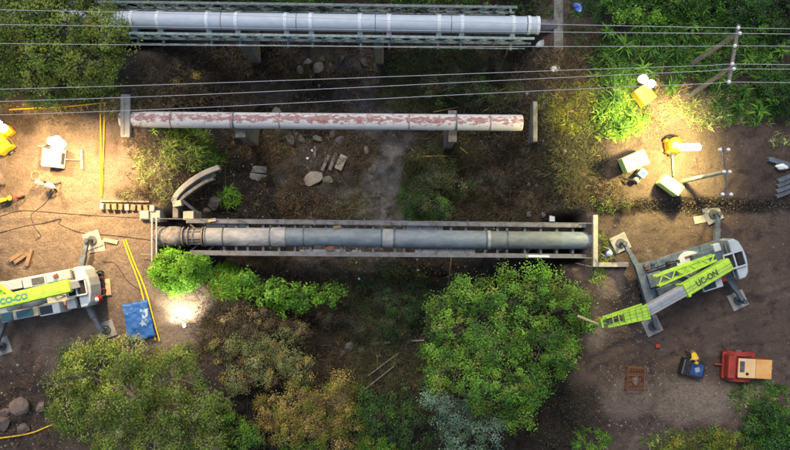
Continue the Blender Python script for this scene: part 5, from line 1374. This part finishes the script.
def tree(name, label, base, lobes, pal, seed, leaf=.2, clump_r=.42, per=44, dens=2.6, pal2=None, p2=0.0, cat='tree', bark=None, trunk_r=.16, grp=None, twigs=.35, crown='crown', wr=.55):
    rs = np.random.RandomState(seed); b = G(*base); bark = bark or M_bark
    t = thing(name, label, cat, b, group=grp)
    LB_ = [(tuple(W(px, py, z + (rs.uniform(-1.5, .5) if cat == 'tree' else 0))), rx * (.84 if cat == 'tree' else 1) * rs.uniform(.88, 1.1), ry * (.84 if cat == 'tree' else 1) * rs.uniform(.88, 1.1), rz) for (px, py, z, rx, ry, rz) in lobes]
    me, clumps = crown_mesh(crown, LB_, pal, rs, leaf, clump_r, per, dens, pal2, p2, wr)
    link(crown, me, t)
    cz = np.mean([l[0][2] for l in LB_]); cx = np.mean([l[0][0] for l in LB_]); cy = np.mean([l[0][1] for l in LB_])
    fork = Vector((b.x + (cx - b.x) * .45, b.y + (cy - b.y) * .45, b.z + (cz - b.z) * .5))
    m = MB(); m.tube([b - Z * .2, b.lerp(fork, .5) + Vector((rs.randn() * .1, rs.randn() * .1, 0)), fork], [trunk_r * 1.25, trunk_r, trunk_r * .85], 8)
    tr = m.build('trunk' if cat == 'tree' else 'stem', bark, t, smooth=True)
    for (c, rx, ry, rz) in LB_:
        c = Vector(c); mid = fork.lerp(c, .5) + Vector((rs.randn() * .2, rs.randn() * .2, .15))
        m = MB(); m.tube([fork - Z * .1, mid, c], [trunk_r * .6, trunk_r * .42, trunk_r * .2], 6)
        near = [k for k in clumps if (Vector(k) - c).length < max(rx, rz) * 1.2]
        for k in near:
            if rs.rand() < twigs:
                k = Vector(k); q = c.lerp(k, .5) + Vector((rs.randn() * .12, rs.randn() * .12, rs.randn() * .1))
                m.tube([c.lerp(mid, rs.rand() * .6), q, k + (k - c).normalized() * .12], [trunk_r * .16, trunk_r * .11, .008], 4, False)
        m.build('branch', bark, tr, smooth=True)
    return t
# top left
tree('broadleaf_tree', 'olive green tree hiding the left end of the bluish white pipe', (50, 50),
     [(25, 20, 4.5, 2.6, 2.2, 1.6), (70, 22, 4.8, 2.3, 2.0, 1.5), (104, 32, 4.2, 1.6, 1.8, 1.3), (40, 58, 4.4, 2.4, 2.0, 1.5), (85, 66, 4.0, 2.0, 1.9, 1.4), (118, 50, 3.6, 1.1, 1.2, .9), (-15, 40, 4.6, 2.4, 2.4, 1.6), (60, -10, 4.4, 3.0, 1.8, 1.4), (10, -8, 4.4, 2.6, 1.8, 1.4)],
     'olive', 101, .165, .44, 66, 3.2, 'yellow', .12, trunk_r=.2, bark=M_barkp)
tree('broadleaf_tree', 'low olive tree at the left edge just above the yellow hose', (25, 92),
     [(10, 80, 2.6, 1.9, 1.5, 1.2), (45, 92, 2.2, 1.8, 1.2, 1.1), (78, 93, 1.9, 1.5, 1.0, .9), (-15, 88, 2.8, 1.8, 1.6, 1.2), (100, 82, 1.8, .9, .9, .7)],
     'olive', 102, .14, .4, 70, 2.9, 'lush', .25, trunk_r=.14, bark=M_barkp)
# bottom left
tree('broadleaf_tree', 'large olive tree with bare grey twigs filling the lower left', (140, 400),
     [(85, 372, 3.0, 2.0, 1.7, 1.3), (130, 362, 3.5, 2.1, 1.7, 1.4), (172, 375, 3.4, 2.0, 1.8, 1.4), (75, 410, 3.0, 1.9, 1.8, 1.2), (120, 405, 3.8, 2.2, 1.9, 1.4), (168, 415, 3.6, 2.2, 1.9, 1.4), (205, 405, 3.0, 1.6, 1.7, 1.2), (110, 445, 3.4, 2.2, 1.8, 1.3), (160, 450, 3.4, 2.3, 1.8, 1.3), (75, 350, 2.4, 1.0, .9, .7), (105, 346, 2.4, 1.1, .7, .7), (205, 445, 2.8, 1.8, 1.7, 1.2), (185, 355, 2.2, 1.0, .9, .7), (55, 385, 2.0, .8, .9, .6)],
     'olive', 103, .15, .42, 74, 3.3, 'paleolive', .15, trunk_r=.17, bark=M_barkp, twigs=.3)
# bottom centre
tree('broadleaf_tree', 'big fresh green tree below the girder bridge, bottom centre', (510, 345),
     [(470, 295, 1.5, 1.7, 1.5, 1.2), (505, 305, 2.0, 1.9, 1.6, 1.3), (545, 290, 1.9, 1.6, 1.4, 1.1), (572, 305, 1.5, 1.3, 1.5, 1.1), (450, 330, 1.4, 1.7, 1.8, 1.2), (495, 345, 2.6, 2.3, 2.1, 1.5), (540, 340, 2.1, 1.9, 1.9, 1.4), (452, 370, 1.2, 1.7, 1.7, 1.2), (490, 388, 2.0, 2.1, 1.8, 1.4), (528, 385, 1.8, 1.7, 1.8, 1.3), (560, 360, 1.0, 1.3, 1.5, 1.0), (515, 415, 1.2, 1.6, 1.4, 1.1), (535, 272, 1.4, .8, .6, .6), (460, 282, 1.2, .8, .7, .7), (436, 352, .6, 1.3, 1.3, 1.0), (434, 385, .2, 1.2, 1.4, .9), (440, 305, .8, 1.0, 1.0, .8), (582, 325, .9, .9, 1.0, .8), (570, 345, .6, 1.0, 1.1, .8), (505, 275, 1.2, .9, .6, .6)],
     'fresh', 104, .15, .42, 78, 3.0, 'olive', .2, trunk_r=.22)
tree('grey_leaf_tree', 'grey-green tree at the bottom edge in front of the big green tree', (470, 432),
     [(455, 418, 1.6, 1.7, 1.5, 1.1), (488, 432, 1.6, 1.5, 1.4, 1.0), (465, 448, 1.6, 1.8, 1.4, 1.1), (436, 408, .8, 1.2, 1.2, .9), (470, 402, 1.3, .9, .8, .7)], 'grey', 105, .15, .4, 60, 3.4, trunk_r=.12)
tree('dark_bush', 'dark green bush left of the grey-green tree at the bottom', (395, 425),
     [(380, 415, -2.2, 1.6, 1.5, .9), (402, 408, -2.6, 1.5, 1.4, .8), (408, 438, -2.4, 1.5, 1.4, .9), (372, 400, -2.8, 1.0, 1.0, .7)], 'lush', 106, .15, .38, 40, 2.5, 'dark', .4, 'bush', trunk_r=.07, crown='foliage')
# lit bush and neighbours
tree('round_bush', 'vivid green rounded bush below the left end of the girder bridge', (181, 274),
     [(172, 266, .5, 1.15, .95, .9), (190, 270, .6, 1.15, 1.05, 1.0), (179, 282, .4, 1.3, .85, .7), (200, 268, .2, .75, .85, .6), (163, 275, .2, .75, .75, .6)], 'bright', 107, .15, .3, 95, 9, None, 0, 'bush', trunk_r=.06, crown='foliage', wr=.4)
tree('leafy_vine', 'sprawling leafy green vine below the girder bridge', (280, 296),
     [(248, 284, -.6, 1.0, .8, .6), (262, 292, -1.0, 1.3, .9, .6), (282, 295, -1.6, 1.4, 1.0, .6), (304, 298, -2.2, 1.4, .9, .5), (288, 308, -2.0, 1.1, .7, .4), (328, 295, -2.8, 1.2, .7, .4)], 'fresh', 108, .17, .34, 50, 5.0, 'bright', .4, 'bush', trunk_r=.04, crown='foliage', wr=.7)
for k, (lb, base, lobes, pal, p2, frac, lf) in enumerate((
    ('pale olive thorny bush right of the lower left tree', (255, 368), [(240, 358, -.6, 1.5, 1.2, .9), (265, 368, -1.0, 1.4, 1.3, .9), (284, 358, -1.6, 1.2, 1.3, .8), (235, 380, -.6, 1.1, .9, .7), (300, 372, -2.0, 1.0, 1.2, .7), (255, 345, -1.0, 1.1, .7, .6), (225, 345, -.2, 1.2, .9, .6), (275, 340, -1.6, 1.3, .9, .6)], 'paleolive', 'dry', .3, .12),
    ('large dry yellow-brown bush at the bottom left of centre', (315, 412), [(298, 402, -1.4, 1.6, 1.4, 1.0), (328, 404, -1.8, 1.6, 1.5, 1.0), (315, 425, -1.4, 1.8, 1.4, 1.0), (345, 425, -2.0, 1.4, 1.5, .9), (285, 430, -1.2, 1.5, 1.3, .9), (335, 445, -1.8, 1.6, 1.2, .9), (345, 385, -2.8, 1.1, 1.0, .7), (270, 412, -1.0, 1.2, 1.2, .8)], 'dry', 'yellow', .35, .12),
    ('dry brown brush on the slope right of the floodlit ground', (245, 322), [(228, 320, -.1, 1.1, .9, .6), (250, 318, -.9, 1.3, .9, .6), (272, 324, -1.8, 1.3, .9, .6), (295, 330, -2.8, 1.1, .9, .6), (240, 334, -.5, 1.1, .8, .6)], 'straw', 'dryscrub', .5, .1),
    ('small green bush at the bottom edge below the dry bush', (300, 445), [(290, 446, -1.6, 1.0, .8, .7), (310, 450, -1.8, 1.0, .8, .7)], 'fresh', 'olive', .4, .16),
    ('green bush touching the right side of the lower left tree', (235, 432), [(228, 428, -.6, 1.2, 1.1, .9), (248, 438, -.9, 1.1, 1.0, .8), (232, 448, -.6, 1.2, .9, .8), (222, 412, -.4, .8, .8, .6)], 'olive', 'fresh', .4, .17),
    ('olive bush on the bottom edge under the dark green bush', (375, 445), [(370, 444, -3.0, .9, .7, .6), (388, 450, -3.0, 1.0, .8, .6)], 'fresh', 'yellow', .3, .17),
    ('bush with dark green leaves in the lower right corner', (768, 425), [(765, 418, .9, 1.2, 1.1, .7), (785, 425, .9, 1.1, 1.1, .7), (755, 432, .7, 1.0, .9, .6), (778, 440, .8, 1.3, .9, .7)], 'lush', 'dark', .35, .18),
    ('olive bush along the bottom right edge', (720, 442), [(690, 444, .7, 1.1, .6, .5), (715, 440, .8, 1.1, .7, .5), (740, 446, .8, 1.2, .8, .6), (668, 448, .6, .8, .5, .4)], 'olive', 'yellow', .4, .15),
    ('dark bush at the top edge above the bluish white pipe middle', (300, -8), [(285, -6, -.5, 1.6, 1.0, .8), (320, -10, -.6, 1.6, 1.0, .8), (250, -10, -.5, 1.4, 1.0, .8)], 'lush', 'dark', .5, .17),
    ('leafy bush at the top edge above the right part of the bluish white pipe', (420, -6), [(395, -6, -.8, 1.4, 1.0, .8), (425, -5, -.8, 1.5, 1.0, .8), (460, -8, -.8, 1.3, 1.0, .8)], 'lush', 'olive', .2, .17),
    ('leafy green bush at the top edge above the H-frame wires', (640, 5), [(622, 4, 2.0, 1.3, 1.1, .8), (650, 8, 2.1, 1.5, 1.1, .9), (680, 2, 2.1, 1.5, 1.2, .9), (640, -8, 2.2, 1.8, 1.0, .9), (700, -2, 2.2, 1.4, 1.2, .8)], 'lush', 'fresh', .4, .19),
    ('dark bush in the top right corner', (770, 8), [(750, 4, 2.1, 1.5, 1.2, .8), (780, 12, 2.1, 1.5, 1.4, .8), (765, 30, 1.9, 1.1, 1.0, .6), (735, 12, 2.0, 1.0, .9, .6)], 'dark', 'lush', .35, .17),
    ('dark green bush at the right edge below the wires', (780, 95), [(775, 90, 1.6, 1.2, 1.1, .7), (790, 100, 1.6, 1.1, 1.2, .7), (782, 75, 1.7, 1.1, .9, .6)], 'lush', 'dark', .5, .17),
    ('grey-green scrub bush just below the narrow concrete pier', (445, 178), [(440, 172, -4.6, 1.3, 1.0, .7), (458, 182, -4.6, 1.2, 1.0, .7), (430, 186, -4.8, 1.0, .9, .6)], 'scrubleaf', 'dark', .25, .12),
    ('dark green scrub bush right of the grey mud patch', (428, 205), [(424, 200, -4.8, 1.0, 1.0, .6), (438, 208, -4.8, 1.0, .8, .6)], 'dark', 'scrubleaf', .3, .13),
    ('brownish scrub bush on the right slope above the girder bridge', (500, 190), [(492, 186, -3.8, 1.2, 1.0, .6), (512, 192, -3.2, 1.1, .9, .6), (505, 176, -3.4, 1.0, .9, .5)], 'brown', 'scrubleaf', .3, .1),
    ('grey-green scrub bush behind the right half of the rusty white pipe', (450, 85), [(435, 88, -4.4, 1.4, 1.0, .7), (460, 80, -4.2, 1.4, 1.1, .7), (480, 92, -3.6, 1.2, 1.0, .6)], 'scrubleaf', 'dark', .3, .12),
    ('olive scrub bush below the right end of the lower truss', (490, 62), [(480, 60, -3.6, 1.1, .8, .6), (500, 66, -3.0, 1.0, .8, .6)], 'scrubleaf', 'brown', .4, .11),
    ('dark scrub bush in the deep shade below the girder bridge middle', (400, 300), [(385, 296, -4.8, 1.2, 1.0, .6), (405, 308, -4.8, 1.2, 1.1, .6), (395, 330, -4.8, 1.1, 1.0, .6)], 'dark', 'scrubleaf', .4, .12),
    ('brown scrub bush left of the pale fallen log', (345, 320), [(330, 316, -4.6, 1.2, .9, .5), (355, 326, -4.8, 1.1, .9, .5)], 'brown', 'scrubleaf', .3, .1),
    ('dry scrub bush between the upper pipes on the left slope', (165, 88), [(150, 86, -1.0, 1.1, .7, .5), (175, 92, -1.8, 1.1, .7, .5), (195, 84, -2.6, 1.0, .7, .5)], 'brown', 'dry', .35, .1),
    ('yellow-green weed clump at the right end of the rusty white pipe', (550, 112), [(546, 110, -.5, .6, .8, .5), (556, 118, -.3, .6, .7, .4)], 'yellow', 'paleolive', .4, .11),
    ('dark scrubby bush above the girder bridge kerb', (615, 205), [(600, 203, .4, .9, .5, .4), (618, 208, .5, .9, .45, .4), (632, 204, .7, .6, .4, .3)], 'brown', 'olive', .3, .1),
    ('dark scrubby bush behind the row of tan blocks', (140, 194), [(130, 195, .3, .9, .45, .4), (150, 190, .2, .9, .55, .4), (165, 195, -.1, .7, .5, .4)], 'brown', 'paleolive', .35, .1))):
    tree('bush', lb, base, lobes, pal, 200 + k, lf * .85, .36, 85, 4.2, p2, frac, 'bush', trunk_r=.05, crown='foliage', twigs=.5)

# ------------------------------------------------------------------ grass tufts, leafy plants, undergrowth
def blade_arrays(base, L_, Wd, az, lean, colr, rs):
    n = len(base); dirv = np.stack([np.cos(az), np.sin(az), np.zeros(n)], 1); sv = np.stack([-np.sin(az), np.cos(az), np.zeros(n)], 1)
    up = np.array([0, 0, 1.0])
    mid = base + dirv * (L_ * .45 * np.sin(lean))[:, None] + up * (L_ * .55 * np.cos(lean * .6))[:, None]
    tip = base + dirv * (L_ * .95 * np.sin(np.minimum(lean * 1.25, 1.5)))[:, None] + up * (L_ * .8 * np.cos(np.minimum(lean * 1.3, 1.55)))[:, None]
    v = np.empty((n, 5, 3))
    v[:, 0] = base - sv * (Wd * .35)[:, None]; v[:, 1] = base + sv * (Wd * .35)[:, None]
    v[:, 2] = mid + sv * (Wd * .5)[:, None]; v[:, 3] = mid - sv * (Wd * .5)[:, None]; v[:, 4] = tip
    o = (np.arange(n) * 5)[:, None]
    f = np.concatenate([o + np.array([[0, 1, 2]]), o + np.array([[0, 2, 3]]), o + np.array([[3, 2, 4]])], 0)
    return v.reshape(-1, 3), f, np.repeat(colr, 5, axis=0)
def tufts(regions, seed):
    rs = np.random.RandomState(seed); Vv, Ff, Cc = [], [], []; off = 0
    for (px, py, rx, ry, n, per, L_, wd, pal, lean) in regions:
        a = rs.rand(n) * 6.283; r_ = np.sqrt(rs.rand(n))
        cpx = px + np.cos(a) * r_ * rx; cpy = py + np.sin(a) * r_ * ry
        g = Garr(cpx, cpy)
        keep = fbm(g[:, 0] * .55 + px, g[:, 1] * .55 + seed, 3) > rs.uniform(-.5, .3, n)
        g = g[keep]; n = len(g)
        P = np.array(PAL[pal]); tc = P[rs.randint(len(P), size=n)] * rs.uniform(.5, 1.35, (n, 1)) * np.where(rs.rand(n, 1) < .14, 2.0, 1)
        k = per
        base = np.repeat(g, k, 0) + rs.randn(n * k, 3) * np.array([.06, .06, 0]) * (L_ / .6)
        base[:, 2] -= .02
        ln = L_ * np.repeat(rs.uniform(.6, 1.3, n), k) * rs.uniform(.55, 1.15, n * k)
        v, f, c = blade_arrays(base, ln, wd * rs.uniform(.6, 1.3, n * k), rs.rand(n * k) * 6.283, lean * rs.uniform(.35, 1.25, n * k), np.clip(np.repeat(tc, k, 0) * rs.uniform(.7, 1.3, (n * k, 1)), 0, .9), rs)
        Vv.append(v); Ff.append(f + off); Cc.append(c); off += len(v)
    return np.concatenate(Vv), np.concatenate(Ff), np.concatenate(Cc)
def stuff(name, label, regions, seed):
    v, f, c = tufts(regions, seed); o = link(name, np_mesh(name, v, f, M_blade, c)); o['kind'] = 'stuff'; o['label'] = label
    return o
stuff('dry_undergrowth', 'dry brown grass and twigs covering the ravine slopes', [
    (215, 75, 90, 32, 798, 9, 0.63, .022, 'brown', 1.2), (310, 80, 110, 40, 798, 8, 0.57, .022, 'brown', 1.2), (265, 140, 35, 22, 456, 10, 0.57, .022, 'dryscrub', 1.25), (350, 150, 35, 20, 228, 8, 0.57, .022, 'brown', 1.25),
    (450, 85, 75, 35, 1900, 11, 0.63, .022, 'scrub', 1.15), (440, 75, 60, 30, 494, 10, 0.57, .022, 'dark', 1.1), (500, 70, 50, 30, 494, 9, 0.57, .022, 'brown', 1.2), (565, 85, 35, 40, 722, 10, 0.57, .022, 'dryscrub', 1.2), (575, 60, 30, 35, 380, 9, 0.57, .022, 'brown', 1.2),
    (445, 175, 45, 32, 1330, 12, 0.69, .022, 'scrub', 1.15), (425, 200, 28, 25, 494, 10, 0.57, .022, 'dark', 1.0), (500, 180, 50, 42, 1900, 10, 0.57, .022, 'brown', 1.2), (495, 155, 45, 25, 456, 9, 0.57, .022, 'dryscrub', 1.2), (475, 195, 35, 22, 380, 9, 0.57, .022, 'dryscrub', 1.2),
    (570, 160, 30, 45, 684, 10, 0.57, .022, 'scrub', 1.15), (575, 110, 25, 25, 380, 10, 0.57, .022, 'yellow', 1.1), (600, 175, 25, 22, 342, 9, 0.52, .022, 'dryscrub', 1.2), (590, 192, 35, 12, 304, 9, 0.52, .022, 'brown', 1.2),
    (150, 150, 28, 32, 170, 8, .4, .022, 'dryscrub', 1.2), (165, 165, 35, 28, 260, 9, .45, .022, 'paleolive', 1.15), (140, 110, 20, 15, 228, 8, 0.57, .022, 'dryscrub', 1.2), (115, 108, 14, 12, 209, 8, 0.52, .022, 'straw', 1.2), (180, 100, 40, 10, 228, 8, 0.57, .022, 'dryscrub', 1.2),
    (250, 325, 45, 28, 988, 10, 0.63, .022, 'dryscrub', 1.2), (240, 345, 40, 20, 532, 9, 0.57, .022, 'brown', 1.2), (300, 330, 50, 30, 608, 9, 0.57, .022, 'brown', 1.2), (350, 300, 60, 30, 722, 9, 0.63, .022, 'brown', 1.2), (385, 350, 45, 45, 1330, 9, 0.69, .022, 'scrub', 1.2), (390, 300, 40, 30, 418, 9, 0.69, .022, 'dark', 1.1),
    (345, 375, 40, 25, 570, 10, 0.63, .022, 'dryscrub', 1.15), (300, 370, 30, 20, 342, 9, 0.57, .022, 'brown', 1.2), (300, 210, 60, 10, 228, 8, 0.46, .022, 'brown', 1.2), (370, 205, 40, 14, 228, 8, 0.46, .022, 'scrub', 1.2), (295, 185, 35, 22, 209, 8, 0.46, .022, 'brown', 1.25)], 301)
def litter(name, label, regions, seed):
    rs = np.random.RandomState(seed); Cn, Cl, Sz = [], [], []
    for (px, py, rx, ry, n, sz, pal) in regions:
        a = rs.rand(n) * 6.283; r_ = np.sqrt(rs.rand(n)); g = Garr(px + np.cos(a) * r_ * rx, py + np.sin(a) * r_ * ry)
        gpx = 395 + S * g[:, 0] * H / (H - g[:, 2]); gpy = 225 - S * g[:, 1] * H / (H - g[:, 2])
        bed_ = ((gpx - 388) / 24) ** 2 + ((gpy - 178) / 42) ** 2 < rs.uniform(.5, 1.3, n)
        keep = (fbm(g[:, 0] * .7 + seed, g[:, 1] * .7, 3) > rs.uniform(-.45, .25, n)) & ~bed_; g = g[keep]; g[:, 2] += rs.uniform(.01, .22, len(g))
        P = np.array(PAL[pal]); Cn.append(g); Cl.append(P[rs.randint(len(P), size=len(g))] * rs.uniform(.5, 1.5, (len(g), 1))); Sz.append(np.full(len(g), sz))
    cen = np.concatenate(Cn); n = len(cen)
    v, f, c = leaf_arrays(cen, np.array([0, 0, 1.0]) + rs.randn(n, 3) * .55, np.concatenate(Sz), np.concatenate(Sz) * .5, np.concatenate(Cl), rs)
    o = link(name, np_mesh(name, v, f, M_blade, c)); o['kind'] = 'stuff'; o['label'] = label
litter('leaf_litter', 'fallen leaves and low creepers over the ravine and slopes', [
    (300, 80, 130, 42, 9000, .12, 'brown'), (280, 170, 100, 45, 7000, .12, 'brown'), (470, 90, 100, 45, 9000, .13, 'scrub'), (480, 175, 90, 45, 9000, .13, 'scrub'), (500, 175, 70, 45, 5000, .12, 'dryscrub'),
    (430, 190, 40, 35, 3500, .14, 'dark'), (430, 80, 60, 35, 3000, .14, 'dark'), (300, 330, 110, 60, 9000, .12, 'brown'), (370, 340, 70, 90, 8000, .13, 'scrub'), (260, 330, 60, 40, 5000, .12, 'dryscrub'), (380, 300, 60, 40, 3500, .14, 'dark'), (390, 430, 60, 40, 4500, .14, 'dark'),
    (330, 275, 120, 16, 3000, .12, 'brown'), (560, 100, 45, 70, 5000, .12, 'dryscrub'), (575, 170, 35, 45, 4000, .12, 'scrub'), (170, 155, 50, 45, 3500, .11, 'dryscrub'), (150, 95, 60, 20, 2500, .12, 'brown'),
    (640, 395, 55, 40, 1400, .09, 'brown'), (30, 410, 60, 50, 2500, .1, 'brown'), (690, 205, 110, 9, 2200, .1, 'brown'), (660, 115, 60, 25, 1800, .1, 'straw'), (570, 420, 40, 40, 1800, .12, 'scrub'), (60, 118, 90, 8, 900, .1, 'brown')], 501)
stuff('grass', 'green grass patches on the banks and slopes', [
    (185, 145, 26, 26, 240, 12, .6, .035, 'olive', 1.0), (205, 152, 22, 18, 180, 12, .6, .035, 'lush', 1.0), (176, 132, 22, 8, 70, 10, .5, .035, 'fresh', 1.0), (228, 197, 11, 9, 70, 14, .55, .035, 'fresh', 1.0),
    (228, 281, 15, 15, 190, 16, .75, .03, 'bright', .95), (224, 290, 14, 9, 80, 14, .7, .03, 'yellow', 1.0),
    (622, 115, 26, 20, 260, 11, .6, .035, 'fresh', 1.05), (605, 128, 26, 12, 90, 10, .5, .03, 'olive', 1.05), (610, 92, 25, 25, 240, 11, .6, .04, 'olive', 1.05), (640, 60, 50, 35, 380, 11, .65, .045, 'lush', 1.05), (690, 40, 60, 35, 420, 11, .65, .045, 'lush', 1.05), (745, 60, 50, 45, 520, 11, .65, .045, 'lush', 1.05), (710, 110, 50, 18, 190, 10, .5, .035, 'paleolive', 1.1), (750, 105, 40, 18, 260, 11, .6, .04, 'lush', 1.05), (670, 105, 40, 25, 240, 10, .5, .03, 'straw', 1.2),
    (600, 30, 35, 35, 220, 10, .5, .035, 'dark', 1.1), (540, 8, 60, 10, 160, 10, .5, .035, 'dark', 1.1), (180, 3, 70, 5, 100, 10, .5, .035, 'dark', 1.1), (600, 260, 12, 30, 70, 10, .45, .03, 'olive', 1.1), (590, 440, 20, 12, 90, 11, .5, .035, 'fresh', 1.0), (700, 440, 60, 10, 200, 11, .45, .03, 'olive', 1.1), (750, 395, 25, 12, 110, 10, .4, .03, 'paleolive', 1.15), (760, 400, 30, 20, 140, 11, .5, .035, 'lush', 1.05),
    (780, 130, 30, 18, 80, 9, .45, .03, 'paleolive', 1.15), (90, 85, 40, 15, 160, 10, .5, .035, 'lush', 1.0), (60, 108, 60, 6, 110, 9, .4, .03, 'straw', 1.2)], 302)
# leafy plants one can pick out below the wires
spots = [(605, 60), (622, 48), (648, 52), (640, 70), (672, 52), (690, 28), (662, 30), (702, 52), (716, 78), (745, 60), (742, 92), (765, 62), (735, 105), (756, 112), (720, 42), (668, 88), (612, 98), (632, 118), (620, 130), (778, 52), (758, 82), (700, 12), (640, 25), (606, 34)]
for k, (px, py) in enumerate(spots):
    g = G(px, py); rs = np.random.RandomState(400 + k); n = 34
    P = np.array(PAL['fresh' if k % 2 else 'lush']); tc = P[rs.randint(len(P), size=n)] * rs.uniform(.75, 1.3, (n, 1))
    lit_ = {16: 'vivid lit plant just left of the lemon yellow light tower', 17: 'vivid lit plant below the lemon yellow light tower', 18: 'vivid lit plant above the large pale lime generator', 12: 'green long-leaved plant nearest the leaning pale pole top', 15: 'long-leaved plant between the lemon yellow light tower and the H-frame pole'}
    t = thing('leafy_plant', lit_.get(k, 'dark long-leaved plant on the shaded slope around the H-frame wires'), 'plant', g, group='long-leaved plants on the upper right slope')
    base = rs.randn(n, 3) * np.array([.05, .05, 0]) + np.array([0, 0, .1]) + np.stack([np.zeros(n), np.zeros(n), rs.rand(n) * .4], 1)
    v, f, c = blade_arrays(base, rs.uniform(.55, 1.15, n) * (.6 + .55 * rs.rand()), rs.uniform(.06, .13, n), rs.rand(n) * 6.283, rs.uniform(.5, 1.25, n), tc, rs)
    link('leaves', np_mesh('leaves', v, f, M_leaf, c), t, world=False)
    MB().tube([(0, 0, -.1), (.02, 0, .3), (0, .02, .55)], [.035, .03, .015], 6).build('stem', M_bark, t, world=False)
# twigs lying about
m = MB(); rr = np.random.RandomState(21)
def twig(n, x0, x1, y0, y1, l0, l1):
    ps = Garr(rr.uniform(x0, x1, n), rr.uniform(y0, y1, n))
    for p in ps:
        a = rr.rand() * 6.28; l = rr.uniform(l0, l1); p = Vector(p); e = p + Vector((math.cos(a) * l, math.sin(a) * l, 0)); q = (p + e) / 2 + Vector((rr.randn() * l * .1, rr.randn() * l * .1, 0))
        e.z = hz(e.x, e.y) + rr.rand() * .25; q.z = max(hz(q.x, q.y) + .05, (p.z + e.z) / 2 + .05); m.cur = int(rr.rand() * 3)
        m.tube([p, q, e], [.016, .012, .006], 4, False)
twig(520, 200, 430, 265, 440, .5, 1.9); twig(620, 190, 560, 45, 215, .4, 1.6); twig(160, 400, 560, 60, 215, .6, 1.8); twig(60, 590, 700, 100, 210, .4, 1.2); twig(50, 590, 680, 330, 430, .3, .9); twig(50, 120, 210, 100, 200, .4, 1.0); twig(40, 0, 60, 370, 450, .4, 1.0)
o = m.build('fallen_twigs', [M_bark, pmat('dead_twig', (.15, .115, .075), (.09, .07, .05), 5, .9), pmat('dry_stalk', (.2, .135, .06), (.12, .085, .045), 5, .9)]); o['kind'] = 'stuff'; o['label'] = 'dead twigs and sticks strewn over the ravine slopes'
